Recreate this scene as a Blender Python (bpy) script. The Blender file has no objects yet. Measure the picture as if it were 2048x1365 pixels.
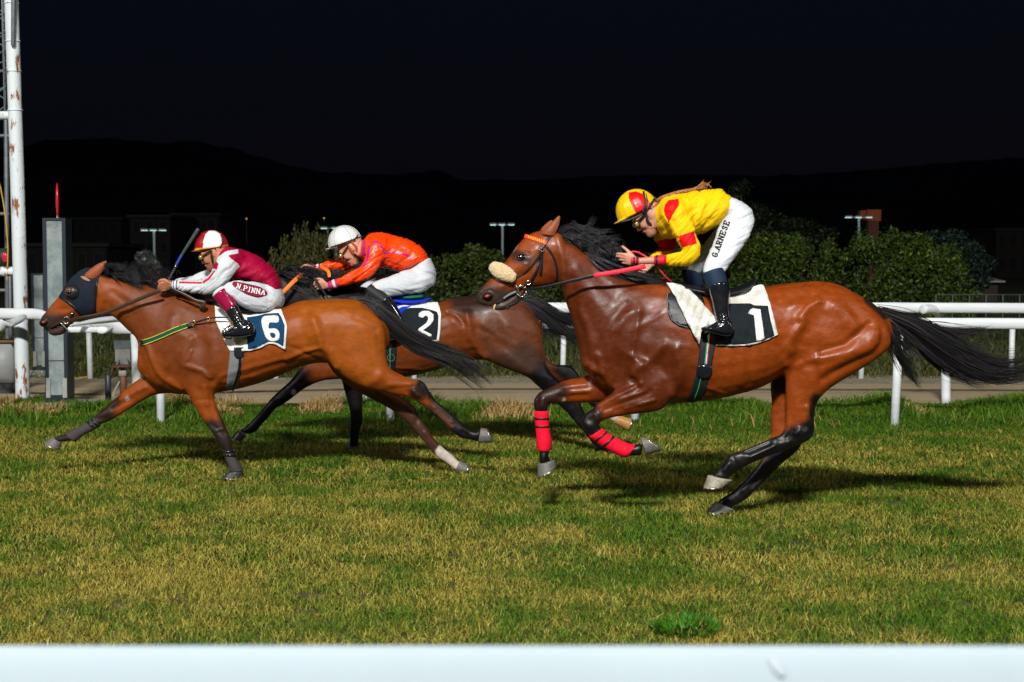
import bpy, math, random, numpy as np
from mathutils import Vector, Matrix
from mathutils.bvhtree import BVHTree
from mathutils.geometry import delaunay_2d_cdt
import openvdb as vdb
random.seed(7); rng = np.random.default_rng(11)
scene = bpy.context.scene

# ------------------------------------------------------------------ camera
FP, CX, CY, HOR, CAMZ = 3000.0, 1024.0, 682.5, 515.0, 1.6     # focal length etc. in pixels of a 2048-wide frame
PITCH = math.atan((CY - HOR) / FP)
cd = bpy.data.cameras.new('camera'); cam = bpy.data.objects.new('camera', cd); scene.collection.objects.link(cam)
cam.location = (0, 0, CAMZ); cam.rotation_euler = (math.radians(90) - PITCH, 0, 0)
cd.sensor_width = 36; cd.lens = FP / 2048 * 36; cd.clip_start = 0.1; cd.clip_end = 6000
cd.dof.use_dof = True; cd.dof.focus_distance = 9.9; cd.dof.aperture_fstop = 4.5
scene.camera = cam
scene.render.resolution_x, scene.render.resolution_y = 1024, 682

# ------------------------------------------------------------------ night sky
w = bpy.data.worlds.new('World'); scene.world = w; w.use_nodes = True
nt = w.node_tree; nt.nodes.clear()
sky = nt.nodes.new('ShaderNodeTexSky'); sky.sky_type = 'NISHITA'; sky.sun_disc = False
sky.sun_elevation = math.radians(-0.8); sky.sun_rotation = math.radians(200); sky.altitude = 200
sky.dust_density = 2.0; sky.ozone_density = 4.0
bg = nt.nodes.new('ShaderNodeBackground'); bg.inputs[1].default_value = 0.010
wo = nt.nodes.new('ShaderNodeOutputWorld')
glow = nt.nodes.new('ShaderNodeMix'); glow.data_type = 'RGBA'; glow.blend_type = 'ADD'; glow.inputs[0].default_value = 1
glow.inputs[7].default_value = (.22, .27, .50, 1)       # town glow on the night air
nt.links.new(sky.outputs[0], glow.inputs[6]); nt.links.new(glow.outputs[2], bg.inputs[0]); nt.links.new(bg.outputs[0], wo.inputs[0])

# ------------------------------------------------------------------ racecourse floodlights, on the stand side behind the camera
def flood(x, y, z, tx, ty, power, size, col=(1, .97, .92)):
    l = bpy.data.lights.new('floodlight', 'AREA'); l.shape = 'RECTANGLE'; l.size = size; l.size_y = size * .35
    l.energy = power; l.color = col
    o = bpy.data.objects.new('floodlight', l); scene.collection.objects.link(o)
    o.location = (x, y, z)
    o.rotation_euler = (Vector((tx, ty, 0.5)) - Vector((x, y, z))).to_track_quat('-Z', 'Y').to_euler()
flood(-3, -17, 19.5, 0, 12, 20500, 4.0)
flood(-30, -12, 20, 0, 12, 4600, 4.6)
flood(28, -12, 20, 0, 12, 3400, 4.6)
scene.view_settings.view_transform = 'Standard'; scene.view_settings.look = 'None'
scene.view_settings.exposure = -0.35; scene.view_settings.gamma = 1

# ------------------------------------------------------------------ placing helpers
cp, sp = math.cos(PITCH), math.sin(PITCH)
def W(px, py, D):
    x, y = (px - CX) / FP, (CY - py) / FP
    dy = cp + y * sp; dz = -sp + y * cp; t = D / dy
    return Vector((x * t, D, CAMZ + dz * t))
def ray(px, py):
    x, y = (px - CX) / FP, (CY - py) / FP
    return Vector((x, cp + y * sp, -sp + y * cp)).normalized()
def ground_y(py):
    y = (CY - py) / FP
    return CAMZ * (cp + y * sp) / (sp - y * cp)
def to_px(co):
    X, Y, Z = co[:, 0], co[:, 1], co[:, 2] - CAMZ
    dep = Y * cp - Z * sp; up = Y * sp + Z * cp
    return CX + FP * X / dep, CY - FP * up / dep
def m_of(r, D): return r * D / FP

# ------------------------------------------------------------------ object helpers
def link(o, parent=None):
    scene.collection.objects.link(o)
    if parent is not None:
        o.parent = parent
        bpy.context.view_layer.update() if False else None
        o.matrix_parent_inverse = Matrix.Translation(-Vector(ORIG.get(parent.name, (0, 0, 0))))
    return o
ORIG = {}
def thing(name, label, cat, loc=(0, 0, 0), group=None):
    o = bpy.data.objects.new(name, None); o.empty_display_size = .2; o.location = loc
    scene.collection.objects.link(o); o['label'] = label; o['category'] = cat
    if group: o['group'] = group
    ORIG[o.name] = tuple(loc)
    return o
def tag(o, label, cat, group=None):
    o['label'] = label; o['category'] = cat
    if group: o['group'] = group
    return o
def mesh_obj(name, verts, faces, mat, parent=None, smooth=True, cols=None, label=None):
    me = bpy.data.meshes.new(name)
    verts = np.asarray(verts, dtype=np.float32)
    if isinstance(faces, np.ndarray):
        n, k = faces.shape
        me.vertices.add(len(verts)); me.vertices.foreach_set('co', verts.ravel())
        me.loops.add(n * k); me.loops.foreach_set('vertex_index', faces.astype(np.int32).ravel())
        me.polygons.add(n); me.polygons.foreach_set('loop_start', np.arange(0, n * k, k, dtype=np.int32))
        me.polygons.foreach_set('loop_total', np.full(n, k, dtype=np.int32))
    else:
        me.from_pydata([tuple(map(float, v)) for v in verts], [], [tuple(f) for f in faces])
    me.update(calc_edges=True); me.validate()
    if smooth: me.polygons.foreach_set('use_smooth', np.ones(len(me.polygons), dtype=bool))
    if cols is not None:
        a = me.color_attributes.new('Col', 'FLOAT_COLOR', 'POINT')
        c = np.ones((len(me.vertices), 4), dtype=np.float32); c[:, :3] = cols; a.data.foreach_set('color', c.ravel())
    if mat: me.materials.append(mat)
    o = bpy.data.objects.new(name, me); link(o, parent)
    if label: o['label'] = label
    return o

# ------------------------------------------------------------------ materials
def S(r, g, b):   # srgb 0-255 to linear
    f = lambda c: (c / 255 / 12.92) if c <= 10.3 else ((c / 255 + .055) / 1.055) ** 2.4
    return (f(r), f(g), f(b))
def mat(name, col=(.5, .5, .5), rough=.5, metal=0, spec=.35, coat=0, sheen=0, vcol=False, noise=0, nscale=20,
        bump=0, bscale=60, bdist=.01, emit=None, estr=0, aniso=None, col2=None, stretch=None, trans=0, rvar=0, sss=0):
    m = bpy.data.materials.new(name); m.use_nodes = True; t = m.node_tree; N = t.nodes; L = t.links
    b = N['Principled BSDF']
    b.inputs['Roughness'].default_value = rough; b.inputs['Metallic'].default_value = metal
    b.inputs['Specular IOR Level'].default_value = spec; b.inputs['Coat Weight'].default_value = coat
    b.inputs['Coat Roughness'].default_value = .15; b.inputs['Sheen Weight'].default_value = sheen
    b.inputs['Base Color'].default_value = (*col, 1)
    if sss:
        b.inputs['Subsurface Weight'].default_value = sss; b.inputs['Subsurface Radius'].default_value = (.02, .008, .004)
    src = None
    tc = N.new('ShaderNodeTexCoord'); mp = N.new('ShaderNodeMapping'); L.new(tc.outputs['Object'], mp.inputs[0])
    if stretch: mp.inputs['Scale'].default_value = stretch
    if vcol:
        a = N.new('ShaderNodeAttribute'); a.attribute_name = 'Col'; src = a.outputs['Color']
    if noise or col2:
        n = N.new('ShaderNodeTexNoise'); n.inputs['Scale'].default_value = nscale; n.inputs['Detail'].default_value = 6
        n.inputs['Roughness'].default_value = .65; L.new(mp.outputs[0], n.inputs[0])
        mx = N.new('ShaderNodeMix'); mx.data_type = 'RGBA'
        if col2:
            r = N.new('ShaderNodeValToRGB'); r.color_ramp.elements[0].position = .42; r.color_ramp.elements[1].position = .62
            L.new(n.outputs[0], r.inputs[0]); L.new(r.outputs[0], mx.inputs[0])
            mx.inputs[6].default_value = (*col, 1); mx.inputs[7].default_value = (*col2, 1)
            if src: L.new(src, mx.inputs[6])
        else:
            mx.blend_type = 'MULTIPLY'; mx.inputs[0].default_value = 1
            r = N.new('ShaderNodeMapRange'); r.inputs[1].default_value = .25; r.inputs[2].default_value = .75
            r.inputs[3].default_value = 1 - noise; r.inputs[4].default_value = 1 + noise * .5
            L.new(n.outputs[0], r.inputs[0]); L.new(r.outputs[0], mx.inputs[7])
            if src: L.new(src, mx.inputs[6])
            else: mx.inputs[6].default_value = (*col, 1)
        src = mx.outputs[2]
        if rvar:
            q = N.new('ShaderNodeMapRange'); q.inputs[1].default_value = .3; q.inputs[2].default_value = .7
            q.inputs[3].default_value = rough - rvar; q.inputs[4].default_value = rough + rvar
            L.new(n.outputs[0], q.inputs[0]); L.new(q.outputs[0], b.inputs['Roughness'])
    if src: L.new(src, b.inputs['Base Color'])
    if bump:
        n2 = N.new('ShaderNodeTexNoise'); n2.inputs['Scale'].default_value = bscale; n2.inputs['Detail'].default_value = 4
        L.new(mp.outputs[0], n2.inputs[0])
        bp = N.new('ShaderNodeBump'); bp.inputs['Strength'].default_value = bump; bp.inputs['Distance'].default_value = bdist
        L.new(n2.outputs[0], bp.inputs['Height']); L.new(bp.outputs[0], b.inputs['Normal'])
    if emit:
        b.inputs['Emission Color'].default_value = (*emit, 1); b.inputs['Emission Strength'].default_value = estr
    return m

# ------------------------------------------------------------------ lofts
def catmull(P, n):
    P = np.asarray(P, float); out = []
    Q = np.vstack([2 * P[0] - P[1], P, 2 * P[-1] - P[-2]])
    for i in range(1, len(Q) - 2):
        for j in range(n):
            t = j / n; a, b, c, d = Q[i - 1], Q[i], Q[i + 1], Q[i + 2]
            out.append(.5 * (2 * b + (c - a) * t + (2 * a - 5 * b + 4 * c - d) * t * t + (3 * b - a - 3 * c + d) * t ** 3))
    out.append(P[-1]); return np.array(out)
def spow(v, e): return np.sign(v) * np.abs(v) ** e
def rings_mesh(C, H, L, N=24, e=1.0, cap=.5):
    """C centres, H half vector, L lateral half vector; closed loft with domed ends"""
    th = np.linspace(0, 2 * math.pi, N, endpoint=False); ca, sa = spow(np.cos(th), e), spow(np.sin(th), e)
    C, H, L = map(lambda a: np.asarray(a, float), (C, H, L)); CC, HH, LL = list(C), list(H), list(L)
    def dome(i, j):
        d = C[i] - C[j]; d /= (np.linalg.norm(d) + 1e-9); r = min(np.linalg.norm(H[i]), np.linalg.norm(L[i])) * cap
        return [(C[i] + d * r * math.sin(a), H[i] * math.cos(a), L[i] * math.cos(a)) for a in (.5, 1.0, 1.35)]
    if cap > 0:
        for (c, h, l) in dome(0, 1): CC.insert(0, c); HH.insert(0, h); LL.insert(0, l)
        for (c, h, l) in dome(-1, -2): CC.append(c); HH.append(h); LL.append(l)
    V = []
    for c, h, l in zip(CC, HH, LL): V.append(c[None] + ca[:, None] * h[None] + sa[:, None] * l[None])
    n = len(V); V = np.vstack(V); Fq = []
    for i in range(n - 1):
        for j in range(N):
            a, b = i * N + j, i * N + (j + 1) % N; Fq.append((a, b, b + N, a + N))
    V = np.vstack([V, CC[0][None], CC[-1][None]]); T = []
    for j in range(N):
        T.append((len(V) - 2, (j + 1) % N, j, j)); T.append((len(V) - 1, (n - 1) * N + j, (n - 1) * N + (j + 1) % N, (n - 1) * N + (j + 1) % N))
    tri = [t[:3] for t in T]
    return V, np.array(Fq, dtype=np.uint32), np.array(tri, dtype=np.uint32)
def ribs(D, R, dy=0, n=4, N=24, e=1.0, cap=.5, grow=0):
    """R: (ax,ay,bx,by,w[,dy]) photo-frame outline pairs at depth D"""
    R = [tuple(r) + (dy,) if len(r) == 5 else tuple(r[:5]) + (r[5] + dy,) for r in R]
    P = catmull(R, n); C = []; H = []; L = []
    for ax, ay, bx, by, wd, d in P:
        a, b = np.array(W(ax, ay, D + d)), np.array(W(bx, by, D + d)); h = (a - b) / 2
        if grow: h = h * (1 + grow / max(np.linalg.norm(h), 1e-5)); wd += grow
        C.append((a + b) / 2); H.append(h); L.append(np.array((0, max(wd, .002), 0)))
    return rings_mesh(C, H, L, N, e, cap)
def tube(D, P, n=4, N=16, flat=1.0, cap=1.0, grow=0, world=False):
    """P: (px,py,r_px,dy)"""
    if world: Q = catmull([tuple(p) for p in P], n)
    else: Q = catmull([tuple(W(p[0], p[1], D + p[3])) + (m_of(p[2], D + p[3]),) for p in P], n)
    X = Q[:, :3]; R = Q[:, 3] + grow; T = np.gradient(X, axis=0); T /= np.linalg.norm(T, axis=1)[:, None] + 1e-9
    C, H, L = [], [], []
    for x, r, t in zip(X, R, T):
        ref = np.array((0, 1., 0)) if abs(t[1]) < .9 else np.array((0, 0, 1.))
        h = np.cross(t, ref); h /= np.linalg.norm(h); l = np.cross(h, t)
        C.append(x); H.append(h * r); L.append(l * r * flat)
    return rings_mesh(C, H, L, N, 1.0, cap)
def ellipsoid(c, r, R=None, n=14):
    th = np.linspace(-math.pi / 2 + .12, math.pi / 2 - .12, n); C, H, L = [], [], []
    for a in th:
        C.append(np.array((0, 0, r[2] * math.sin(a)))); H.append(np.array((r[0] * math.cos(a), 0, 0))); L.append(np.array((0, r[1] * math.cos(a), 0)))
    V, q, t = rings_mesh(C, H, L, 20, 1, .1)
    if R is not None: V = V @ np.array(R).T
    return V + np.array(c), q, t

class Field:
    def __init__(s, lo, hi, vox, band=5):
        s.lo = np.array(lo, float); s.vox = vox; s.band = band; s.B = band * vox
        s.dim = tuple(int(x) for x in np.ceil((np.array(hi) - s.lo) / vox)); s.a = np.full(s.dim, s.B, dtype=np.float32)
    def _sdf(s, M):
        V, q, t = M; P = ((V - s.lo) / s.vox)
        g = vdb.FloatGrid.createLevelSetFromPolygons(points=P.astype(np.float32), triangles=t, quads=q,
                                                     transform=vdb.createLinearTransform(1.0), halfWidth=float(s.band))
        i0 = np.maximum(np.floor(P.min(0)).astype(int) - s.band - 1, 0); i1 = np.minimum(np.ceil(P.max(0)).astype(int) + s.band + 1, s.dim)
        if (i1 <= i0).any(): return None, None
        out = np.empty(tuple(i1 - i0), dtype=np.float32); g.copyToArray(out, ijk=tuple(int(v) for v in i0))
        return (slice(i0[0], i1[0]), slice(i0[1], i1[1]), slice(i0[2], i1[2])), out * s.vox
    def add(s, M, k=.03):
        sl, b = s._sdf(M)
        if sl is None: return
        k = min(k, 3.5 * s.B); a = s.a[sl]; h = np.maximum(k - np.abs(a - b), 0) / k
        far = (np.minimum(a, b) > s.B * .98)
        r = np.minimum(a, b) - h * h * k * .25; r[far] = s.B; s.a[sl] = r
    def sub(s, M):
        sl, b = s._sdf(M)
        if sl is not None: s.a[sl] = np.maximum(s.a[sl], -b)
    def cut(s, f):
        """keep only where f(x,y,z) < 0"""
        g = [s.lo[i] + s.vox * np.arange(s.dim[i]) for i in range(3)]
        v = f(g[0][:, None, None], g[1][None, :, None], g[2][None, None, :]); s.a = np.maximum(s.a, np.broadcast_to(v, s.dim)).astype(np.float32)
    def mesh(s, blur=1):
        a = s.a
        for _ in range(blur):
            for ax in range(3):
                b = np.roll(a, 1, ax) + np.roll(a, -1, ax); a = .5 * a + .25 * b
        g = vdb.FloatGrid(s.B); g.copyFromArray(np.ascontiguousarray(a)); P, Q = g.convertToQuads(0.0)
        return P.astype(float) * s.vox + s.lo, Q[:, ::-1].astype(np.int32)
def bounds(Ms, pad=.05):
    V = np.vstack([m[0] for m in Ms]); return V.min(0) - pad, V.max(0) + pad
def fuse(parts, vox, blur=1, band=5):
    """parts: list of (mesh, k)"""
    lo, hi = bounds([p[0] for p in parts], vox * 7)
    F = Field(lo, hi, vox, band)
    for M, k in parts: F.add(M, k)
    return F.mesh(blur)
def relax(V, Q, it=2, f=.5):
    n = len(V); e = np.vstack([Q[:, [0, 1]], Q[:, [1, 2]], Q[:, [2, 3]], Q[:, [3, 0]]])
    cnt = np.bincount(e[:, 0], minlength=n) + np.bincount(e[:, 1], minlength=n); cnt = np.maximum(cnt, 1)
    for _ in range(it):
        A = np.zeros_like(V)
        for k in range(3):
            A[:, k] = np.bincount(e[:, 0], V[e[:, 1], k], n) + np.bincount(e[:, 1], V[e[:, 0], k], n)
        V = V + f * (A / cnt[:, None] - V)
    return V
def vnormals(V, Q):
    n = np.cross(V[Q[:, 2]] - V[Q[:, 0]], V[Q[:, 3]] - V[Q[:, 1]]); o = np.zeros_like(V)
    for j in range(4):
        for k in range(3): o[:, k] += np.bincount(Q[:, j], n[:, k], len(V))
    return o / (np.linalg.norm(o, axis=1)[:, None] + 1e-12)
def seg_dist(px, py, pts):
    d = np.full(len(px), 1e9)
    if len(pts) == 1: return np.hypot(px - pts[0][0], py - pts[0][1])
    for (x0, y0), (x1, y1) in zip(pts[:-1], pts[1:]):
        vx, vy = x1 - x0, y1 - y0; t = np.clip(((px - x0) * vx + (py - y0) * vy) / (vx * vx + vy * vy + 1e-9), 0, 1)
        d = np.minimum(d, np.hypot(px - x0 - t * vx, py - y0 - t * vy))
    return d
GAIN = .95
def sculpt(V, Q, D, strokes):
    """strokes (points, width_px, amp_mm[, side]) push the surface in or out along its normal, on both flanks"""
    px, py = to_px(V); nrm = vnormals(V, Q); nrm_out = nrm
    amp = np.zeros(len(V)); face = np.clip(np.abs(nrm[:, 1]) * 1.4, 0, 1)
    near = V[:, 1] < D
    for st in strokes:
        pts, wd, a = st[:3]; side = st[3] if len(st) > 3 else 'b'
        d = seg_dist(px, py, pts); wd = wd * 1.12; f = np.exp(-(d / wd) ** 2) * a * GAIN * .001 * (1.7 if side != 'b' and abs(a) < 15 else 1)
        if side == 'n': f = f * near
        if side == 'f': f = f * (~near)
        amp += f
    amp *= face
    return V + nrm_out * amp[:, None]
def inpoly(px, py, poly):
    c = np.zeros(len(px), bool); n = len(poly)
    for i in range(n):
        x0, y0 = poly[i]; x1, y1 = poly[(i + 1) % n]
        m = ((y0 > py) != (y1 > py)) & (px < (x1 - x0) * (py - y0) / ((y1 - y0) + 1e-12) + x0); c ^= m
    return c
def densify(poly, st, closed=True):
    out = []; n = len(poly)
    for i in range(n if closed else n - 1):
        a, b = poly[i], poly[(i + 1) % n]; k = max(1, int(math.hypot(b[0] - a[0], b[1] - a[1]) / st))
        for j in range(k): out.append((a[0] + (b[0] - a[0]) * j / k, a[1] + (b[1] - a[1]) * j / k))
    if not closed: out.append(poly[-1])
    return out
def smooth_poly(poly, n=4):
    P = list(poly); P = [P[-1]] + P + [P[0], P[1]]; P = [P[0]] + P
    C = catmull(P, n); k = 2 * n; return [tuple(c) for c in C[k:k + n * len(poly)]]
def shell(V, T, thick):
    """give a triangulated open sheet real thickness, away from the camera side"""
    n = len(V); nr = np.zeros_like(V); a = np.cross(V[T[:, 1]] - V[T[:, 0]], V[T[:, 2]] - V[T[:, 0]])
    for j in range(3):
        for k in range(3): nr[:, k] += np.bincount(T[:, j], a[:, k], n)
    nr /= np.linalg.norm(nr, axis=1)[:, None] + 1e-12
    if nr[:, 1].mean() > 0: T = T[:, ::-1]; nr = -nr
    V2 = V - nr * thick
    from collections import Counter
    E = Counter(); own = {}
    for t in T:
        for a_, b_ in ((t[0], t[1]), (t[1], t[2]), (t[2], t[0])):
            E[(min(a_, b_), max(a_, b_))] += 1; own[(min(a_, b_), max(a_, b_))] = (a_, b_)
    F = [tuple(t) for t in T] + [tuple(t[::-1] + n) for t in T]
    for e_, c in E.items():
        if c == 1: a_, b_ = own[e_]; F.append((a_, a_ + n, b_ + n)); F.append((a_, b_ + n, b_))
    return np.vstack([V, V2]), np.array(F, dtype=np.int32)
def caster(bvh, D0, default_dy=-.1):
    o = Vector((0, 0, CAMZ))
    def f(px, py):
        d = ray(px, py); h = bvh.ray_cast(o, d)
        if h[0] is not None and abs(h[0].y - D0) < 1.2: return h[0], h[1]
        return None, None
    return f
def patch(name, polys, cast, off, step, mat_, parent, thick=.004, ripple=0, fall=None, seed=0, smooth_it=2, cols=None):
    """cloth or leather cut to the outlines (even-odd) and laid over the surface below it"""
    pts = []; edges = []
    for p in polys:
        q = densify(p, step); s = len(pts); pts += q; edges += [(s + i, s + (i + 1) % len(q)) for i in range(len(q))]
    A = np.array(pts); x0, y0 = A.min(0); x1, y1 = A.max(0)
    gx, gy = np.meshgrid(np.arange(x0 + step / 2, x1, step), np.arange(y0 + step / 2, y1, step)); gx, gy = gx.ravel(), gy.ravel()
    ins = np.zeros(len(gx), bool)
    for p in polys: ins ^= inpoly(gx, gy, p)
    dd = np.full(len(gx), 1e9)
    for p in polys: dd = np.minimum(dd, seg_dist(gx, gy, list(p) + [p[0]]))
    k = ins & (dd > step * .4); allp = pts + list(zip(gx[k], gy[k]))
    r = delaunay_2d_cdt([Vector(p) for p in allp], edges, [], 0, 1e-5)
    v2 = np.array([tuple(v) for v in r[0]]); T = np.array([f for f in r[2] if len(f) == 3], dtype=np.int64)
    c = v2[T].mean(1); ok = np.zeros(len(T), bool)
    for p in polys: ok ^= inpoly(c[:, 0], c[:, 1], p)
    T = T[ok]; used = np.unique(T); mp = -np.ones(len(v2), int); mp[used] = np.arange(len(used)); T = mp[T]; v2 = v2[used]
    n = len(v2); Y = np.full(n, np.nan)
    for i, (a, b) in enumerate(v2):
        h, nn = cast(a, b)
        if h is not None: Y[i] = h.y
    bad = np.isnan(Y)
    if bad.all(): return None
    if bad.any():
        g = v2[~bad]; yy = Y[~bad]
        for i in np.where(bad)[0]:
            d = ((g - v2[i]) ** 2).sum(1); Y[i] = yy[d.argmin()] + .0
    nb = np.vstack([T[:, [0, 1]], T[:, [1, 2]], T[:, [2, 0]]]); cnt = np.maximum(np.bincount(nb[:, 0], minlength=n) + np.bincount(nb[:, 1], minlength=n), 1)
    for _ in range(smooth_it):
        s_ = np.bincount(nb[:, 0], Y[nb[:, 1]], n) + np.bincount(nb[:, 1], Y[nb[:, 0]], n); Y = np.minimum(Y, .5 * Y + .5 * s_ / cnt)
    if ripple:
        ph = seed * 1.7; Y = Y - ripple * (.6 + .5 * np.sin(v2[:, 0] * .35 + v2[:, 1] * .12 + ph) + .4 * np.sin(v2[:, 0] * .13 - v2[:, 1] * .3 + ph * 2))
    V = np.array([tuple(W(a, b, y - off)) for (a, b), y in zip(v2, Y)])
    V, F = shell(V, T, thick)
    return mesh_obj(name, V, F, mat_, parent, True, cols)
def strap_poly(pts, wd):
    """polyline with widths -> outline polygon"""
    P = np.array([p[:2] for p in pts], float); w_ = np.array([p[2] if len(p) > 2 else wd for p in pts]) / 2
    T = np.gradient(P, axis=0); T /= np.linalg.norm(T, axis=1)[:, None] + 1e-9; N_ = np.c_[-T[:, 1], T[:, 0]]
    return [tuple(a) for a in (P + N_ * w_[:, None])] + [tuple(a) for a in (P - N_ * w_[:, None])[::-1]]
def join_meshes(Ms):
    V = []; F = []; n = 0
    for v, q, t in Ms:
        V.append(v); F += [tuple(int(i) + n for i in f) for f in q] + [tuple(int(i) + n for i in f) for f in t]; n += len(v)
    return np.vstack(V), F
def M_obj(name, Ms, mt, parent=None, smooth=True, label=None):
    if isinstance(Ms, tuple): Ms = [Ms]
    V, F = join_meshes(Ms); return mesh_obj(name, V, F, mt, parent, smooth, None, label)
def box(x0, x1, y0, y1, z0, z1):
    V = np.array([(x, y, z) for x in (x0, x1) for y in (y0, y1) for z in (z0, z1)], float)
    q = np.array([(0, 1, 3, 2), (4, 6, 7, 5), (0, 4, 5, 1), (2, 3, 7, 6), (0, 2, 6, 4), (1, 5, 7, 3)], dtype=np.uint32)
    return V, q, np.zeros((0, 3), dtype=np.uint32)
def wtube(P, r, n=1, N=12, cap=.3):
    """world-space tube; P xyz or xyzr"""
    return tube(0, [tuple(p) if len(p) == 4 else tuple(p) + (r,) for p in P], n=n, N=N, cap=cap, world=True)
def prism(pts, y0, y1, px=True):
    """flat polygon extruded between two depths"""
def bevel(o, wdt=.01, seg=2):
    b = o.modifiers.new('bevel', 'BEVEL'); b.width = wdt; b.segments = seg; b.limit_method = 'ANGLE'
# ------------------------------------------------------------------ hair
def hair(name, D, guides, n, spread, rad, mt, parent, seg=12, seed=1, wave=.01, lat=.6, jit=.12, tint=(.013, .012, .0135)):
    """guides: list of (weight, [(px,py,dy), ...]); strands scatter round them"""
    r = np.random.default_rng(seed); V = []; F = []; c = 0; wts = np.array([g[0] for g in guides], float); wts /= wts.sum(); CO = []
    G = [catmull([tuple(W(p[0], p[1], D + p[2])) for p in g[1]], 6) for g in guides]
    K = max(4, n // 16); kg = r.choice(len(G), K, p=wts); ko = np.clip(r.normal(0, 1, (K, 3)), -1.7, 1.7); kp = r.uniform(0, 6.28, (K, 3)); kf = r.uniform(3, 8, K); kb = r.uniform(.5, 1.8, K); ke = r.uniform(.72, 1.0, K)
    for i in range(n):
        kk = r.integers(K); g = G[kg[kk]]; t0, t1 = r.uniform(0, jit), ke[kk] * r.uniform(.86, 1.0)
        u = np.linspace(t0, t1, seg) * (len(g) - 1); k = np.minimum(u.astype(int), len(g) - 2); f = (u - k)[:, None]
        P = g[k] * (1 - f) + g[k + 1] * f; s = np.linspace(0, 1, seg)
        loose = .22 + (.5 if r.random() < .06 else 0); o = (ko[kk] + loose * r.normal(0, 1, 3)) * np.array((1, lat, 1)); sd = np.array([spread(x) for x in s]); P = P + o[None] * sd[:, None]
        ph, fr = kp[kk] + r.normal(0, .35, 3), kf[kk]; P = P + wave * s[:, None] * np.sin(fr * s[:, None] + ph[None]) * np.array((.7, .7, 1))
        T = np.gradient(P, axis=0); T /= np.linalg.norm(T, axis=1)[:, None] + 1e-9
        a = np.cross(T, (0, 1, 0)); a /= np.linalg.norm(a, axis=1)[:, None] + 1e-9; b = np.cross(T, a)
        br = kb[kk] * r.uniform(.5, 1.6); CO += [br] * (3 * seg)
        R = (rad * r.uniform(.6, 1.3) * (1 - .85 * s ** 2))[:, None]
        for q in range(3):
            an = q * 2.094; V.append(P + (a * math.cos(an) + b * math.sin(an)) * R)
        for j in range(seg - 1):
            for q in range(3):
                q2 = (q + 1) % 3; F.append((c + q * seg + j, c + q2 * seg + j, c + q2 * seg + j + 1, c + q * seg + j + 1))
        c += 3 * seg
    CO = np.array(CO)[:, None] * np.array(tint); return mesh_obj(name, np.vstack(V), np.array(F, dtype=np.int32), mt, parent, cols=CO)

def wrinkle(V, Q, ang, amp, across=5.0, along=26.0, seed=0, region=None):
    """cloth folds: ridged noise drawn out along one direction"""
    px, py = to_px(V); c, s_ = math.cos(ang), math.sin(ang); u, v = px * c + py * s_, -px * s_ + py * c
    v = v + 5 * (vnoise(px, py, 22, seed + 1) - .5); n = vnoise(u, v * along / across, along, seed); n2 = vnoise(u, v * along / across, along * .55, seed + 3)
    d = (1 - np.abs(2 * n - 1)) ** 2 + .5 * (1 - np.abs(2 * n2 - 1)) ** 2 - .55; nr = vnormals(V, Q); return V + nr * (d * amp * .001)[:, None]
def vnoise(x, y, sc, seed):
    r = np.random.default_rng(seed); n = 128; G = r.random((n, n)); X, Y = np.asarray(x) / sc + 1000, np.asarray(y) / sc + 1000
    i, j = np.floor(X).astype(int), np.floor(Y).astype(int); f, g = X - i, Y - j; f, g = f * f * (3 - 2 * f), g * g * (3 - 2 * g)
    a = lambda p, q: G[(i + p) % n, (j + q) % n]
    return (a(0, 0) * (1 - f) + a(1, 0) * f) * (1 - g) + (a(0, 1) * (1 - f) + a(1, 1) * f) * g
# ================================================================== materials for animals and tack
M_coat = mat('bay_coat', vcol=True, rough=.41, spec=.30, noise=.34, nscale=16, bump=.24, bscale=75, bdist=.0035, rvar=.12, stretch=(1, 1, 1.8))
M_coat6 = mat('dry_bay_coat', vcol=True, rough=.48, spec=.20, noise=.28, nscale=14, bump=.25, bscale=75, bdist=.003, rvar=.10, stretch=(1, 1, 1.8))
M_coat2 = mat('dark_bay_coat', vcol=True, rough=.42, spec=.22, noise=.35, nscale=12, bump=.25, bscale=75, bdist=.0035, rvar=.12, stretch=(1, 1, 1.8))
M_hair = mat('black_hair', vcol=True, rough=.36, spec=.45)
M_hairg = M_hair
M_hoof = mat('hoof_horn', (.15, .145, .13), .35, noise=.6, nscale=40, bump=.3, bscale=90, stretch=(1, 1, 6))
M_hoofd = mat('dark_hoof_horn', (.05, .05, .05), .35, noise=.4, nscale=40)
M_hoofo = mat('amber_hoof_horn', (.42, .22, .07), .35, noise=.4, nscale=40)
M_shoe = mat('steel_shoe', (.55, .55, .56), .3, metal=1)
M_blk = mat('black_leather', (.008, .009, .012), .38, spec=.35, noise=.3, nscale=60, bump=.15, bscale=200)
M_patent = mat('patent_boot_leather', (.008, .009, .013), .14, spec=.5, coat=.5, bump=.25, bscale=16, bdist=.010)
M_brn = mat('brown_leather', (.045, .022, .014), .38, noise=.3, nscale=60)
M_steel = mat('bright_steel', (.75, .75, .73), .18, metal=1)
M_brass = mat('brass', (.6, .42, .16), .25, metal=1)
M_eye = mat('eyeball', (.006, .004, .004), .04, spec=.9, coat=1)
M_red = mat('red_bandage', (.78, .006, .030), .7, noise=.2, nscale=30, bump=.35, bscale=60, bdist=.006, stretch=(.3, .3, 3), spec=.12)
M_redr = mat('red_rubber_grip', (.72, .02, .05), .5, bump=.3, bscale=150)
M_gbt = mat('grey_leg_boot', (.06, .052, .052), .75, noise=.2, nscale=40, bump=.3, bscale=120, spec=.12)
M_wht = mat('white_cloth', (.72, .74, .72), .8, noise=.12, nscale=12, bump=.5, bscale=22, bdist=.012, spec=.12)
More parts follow.
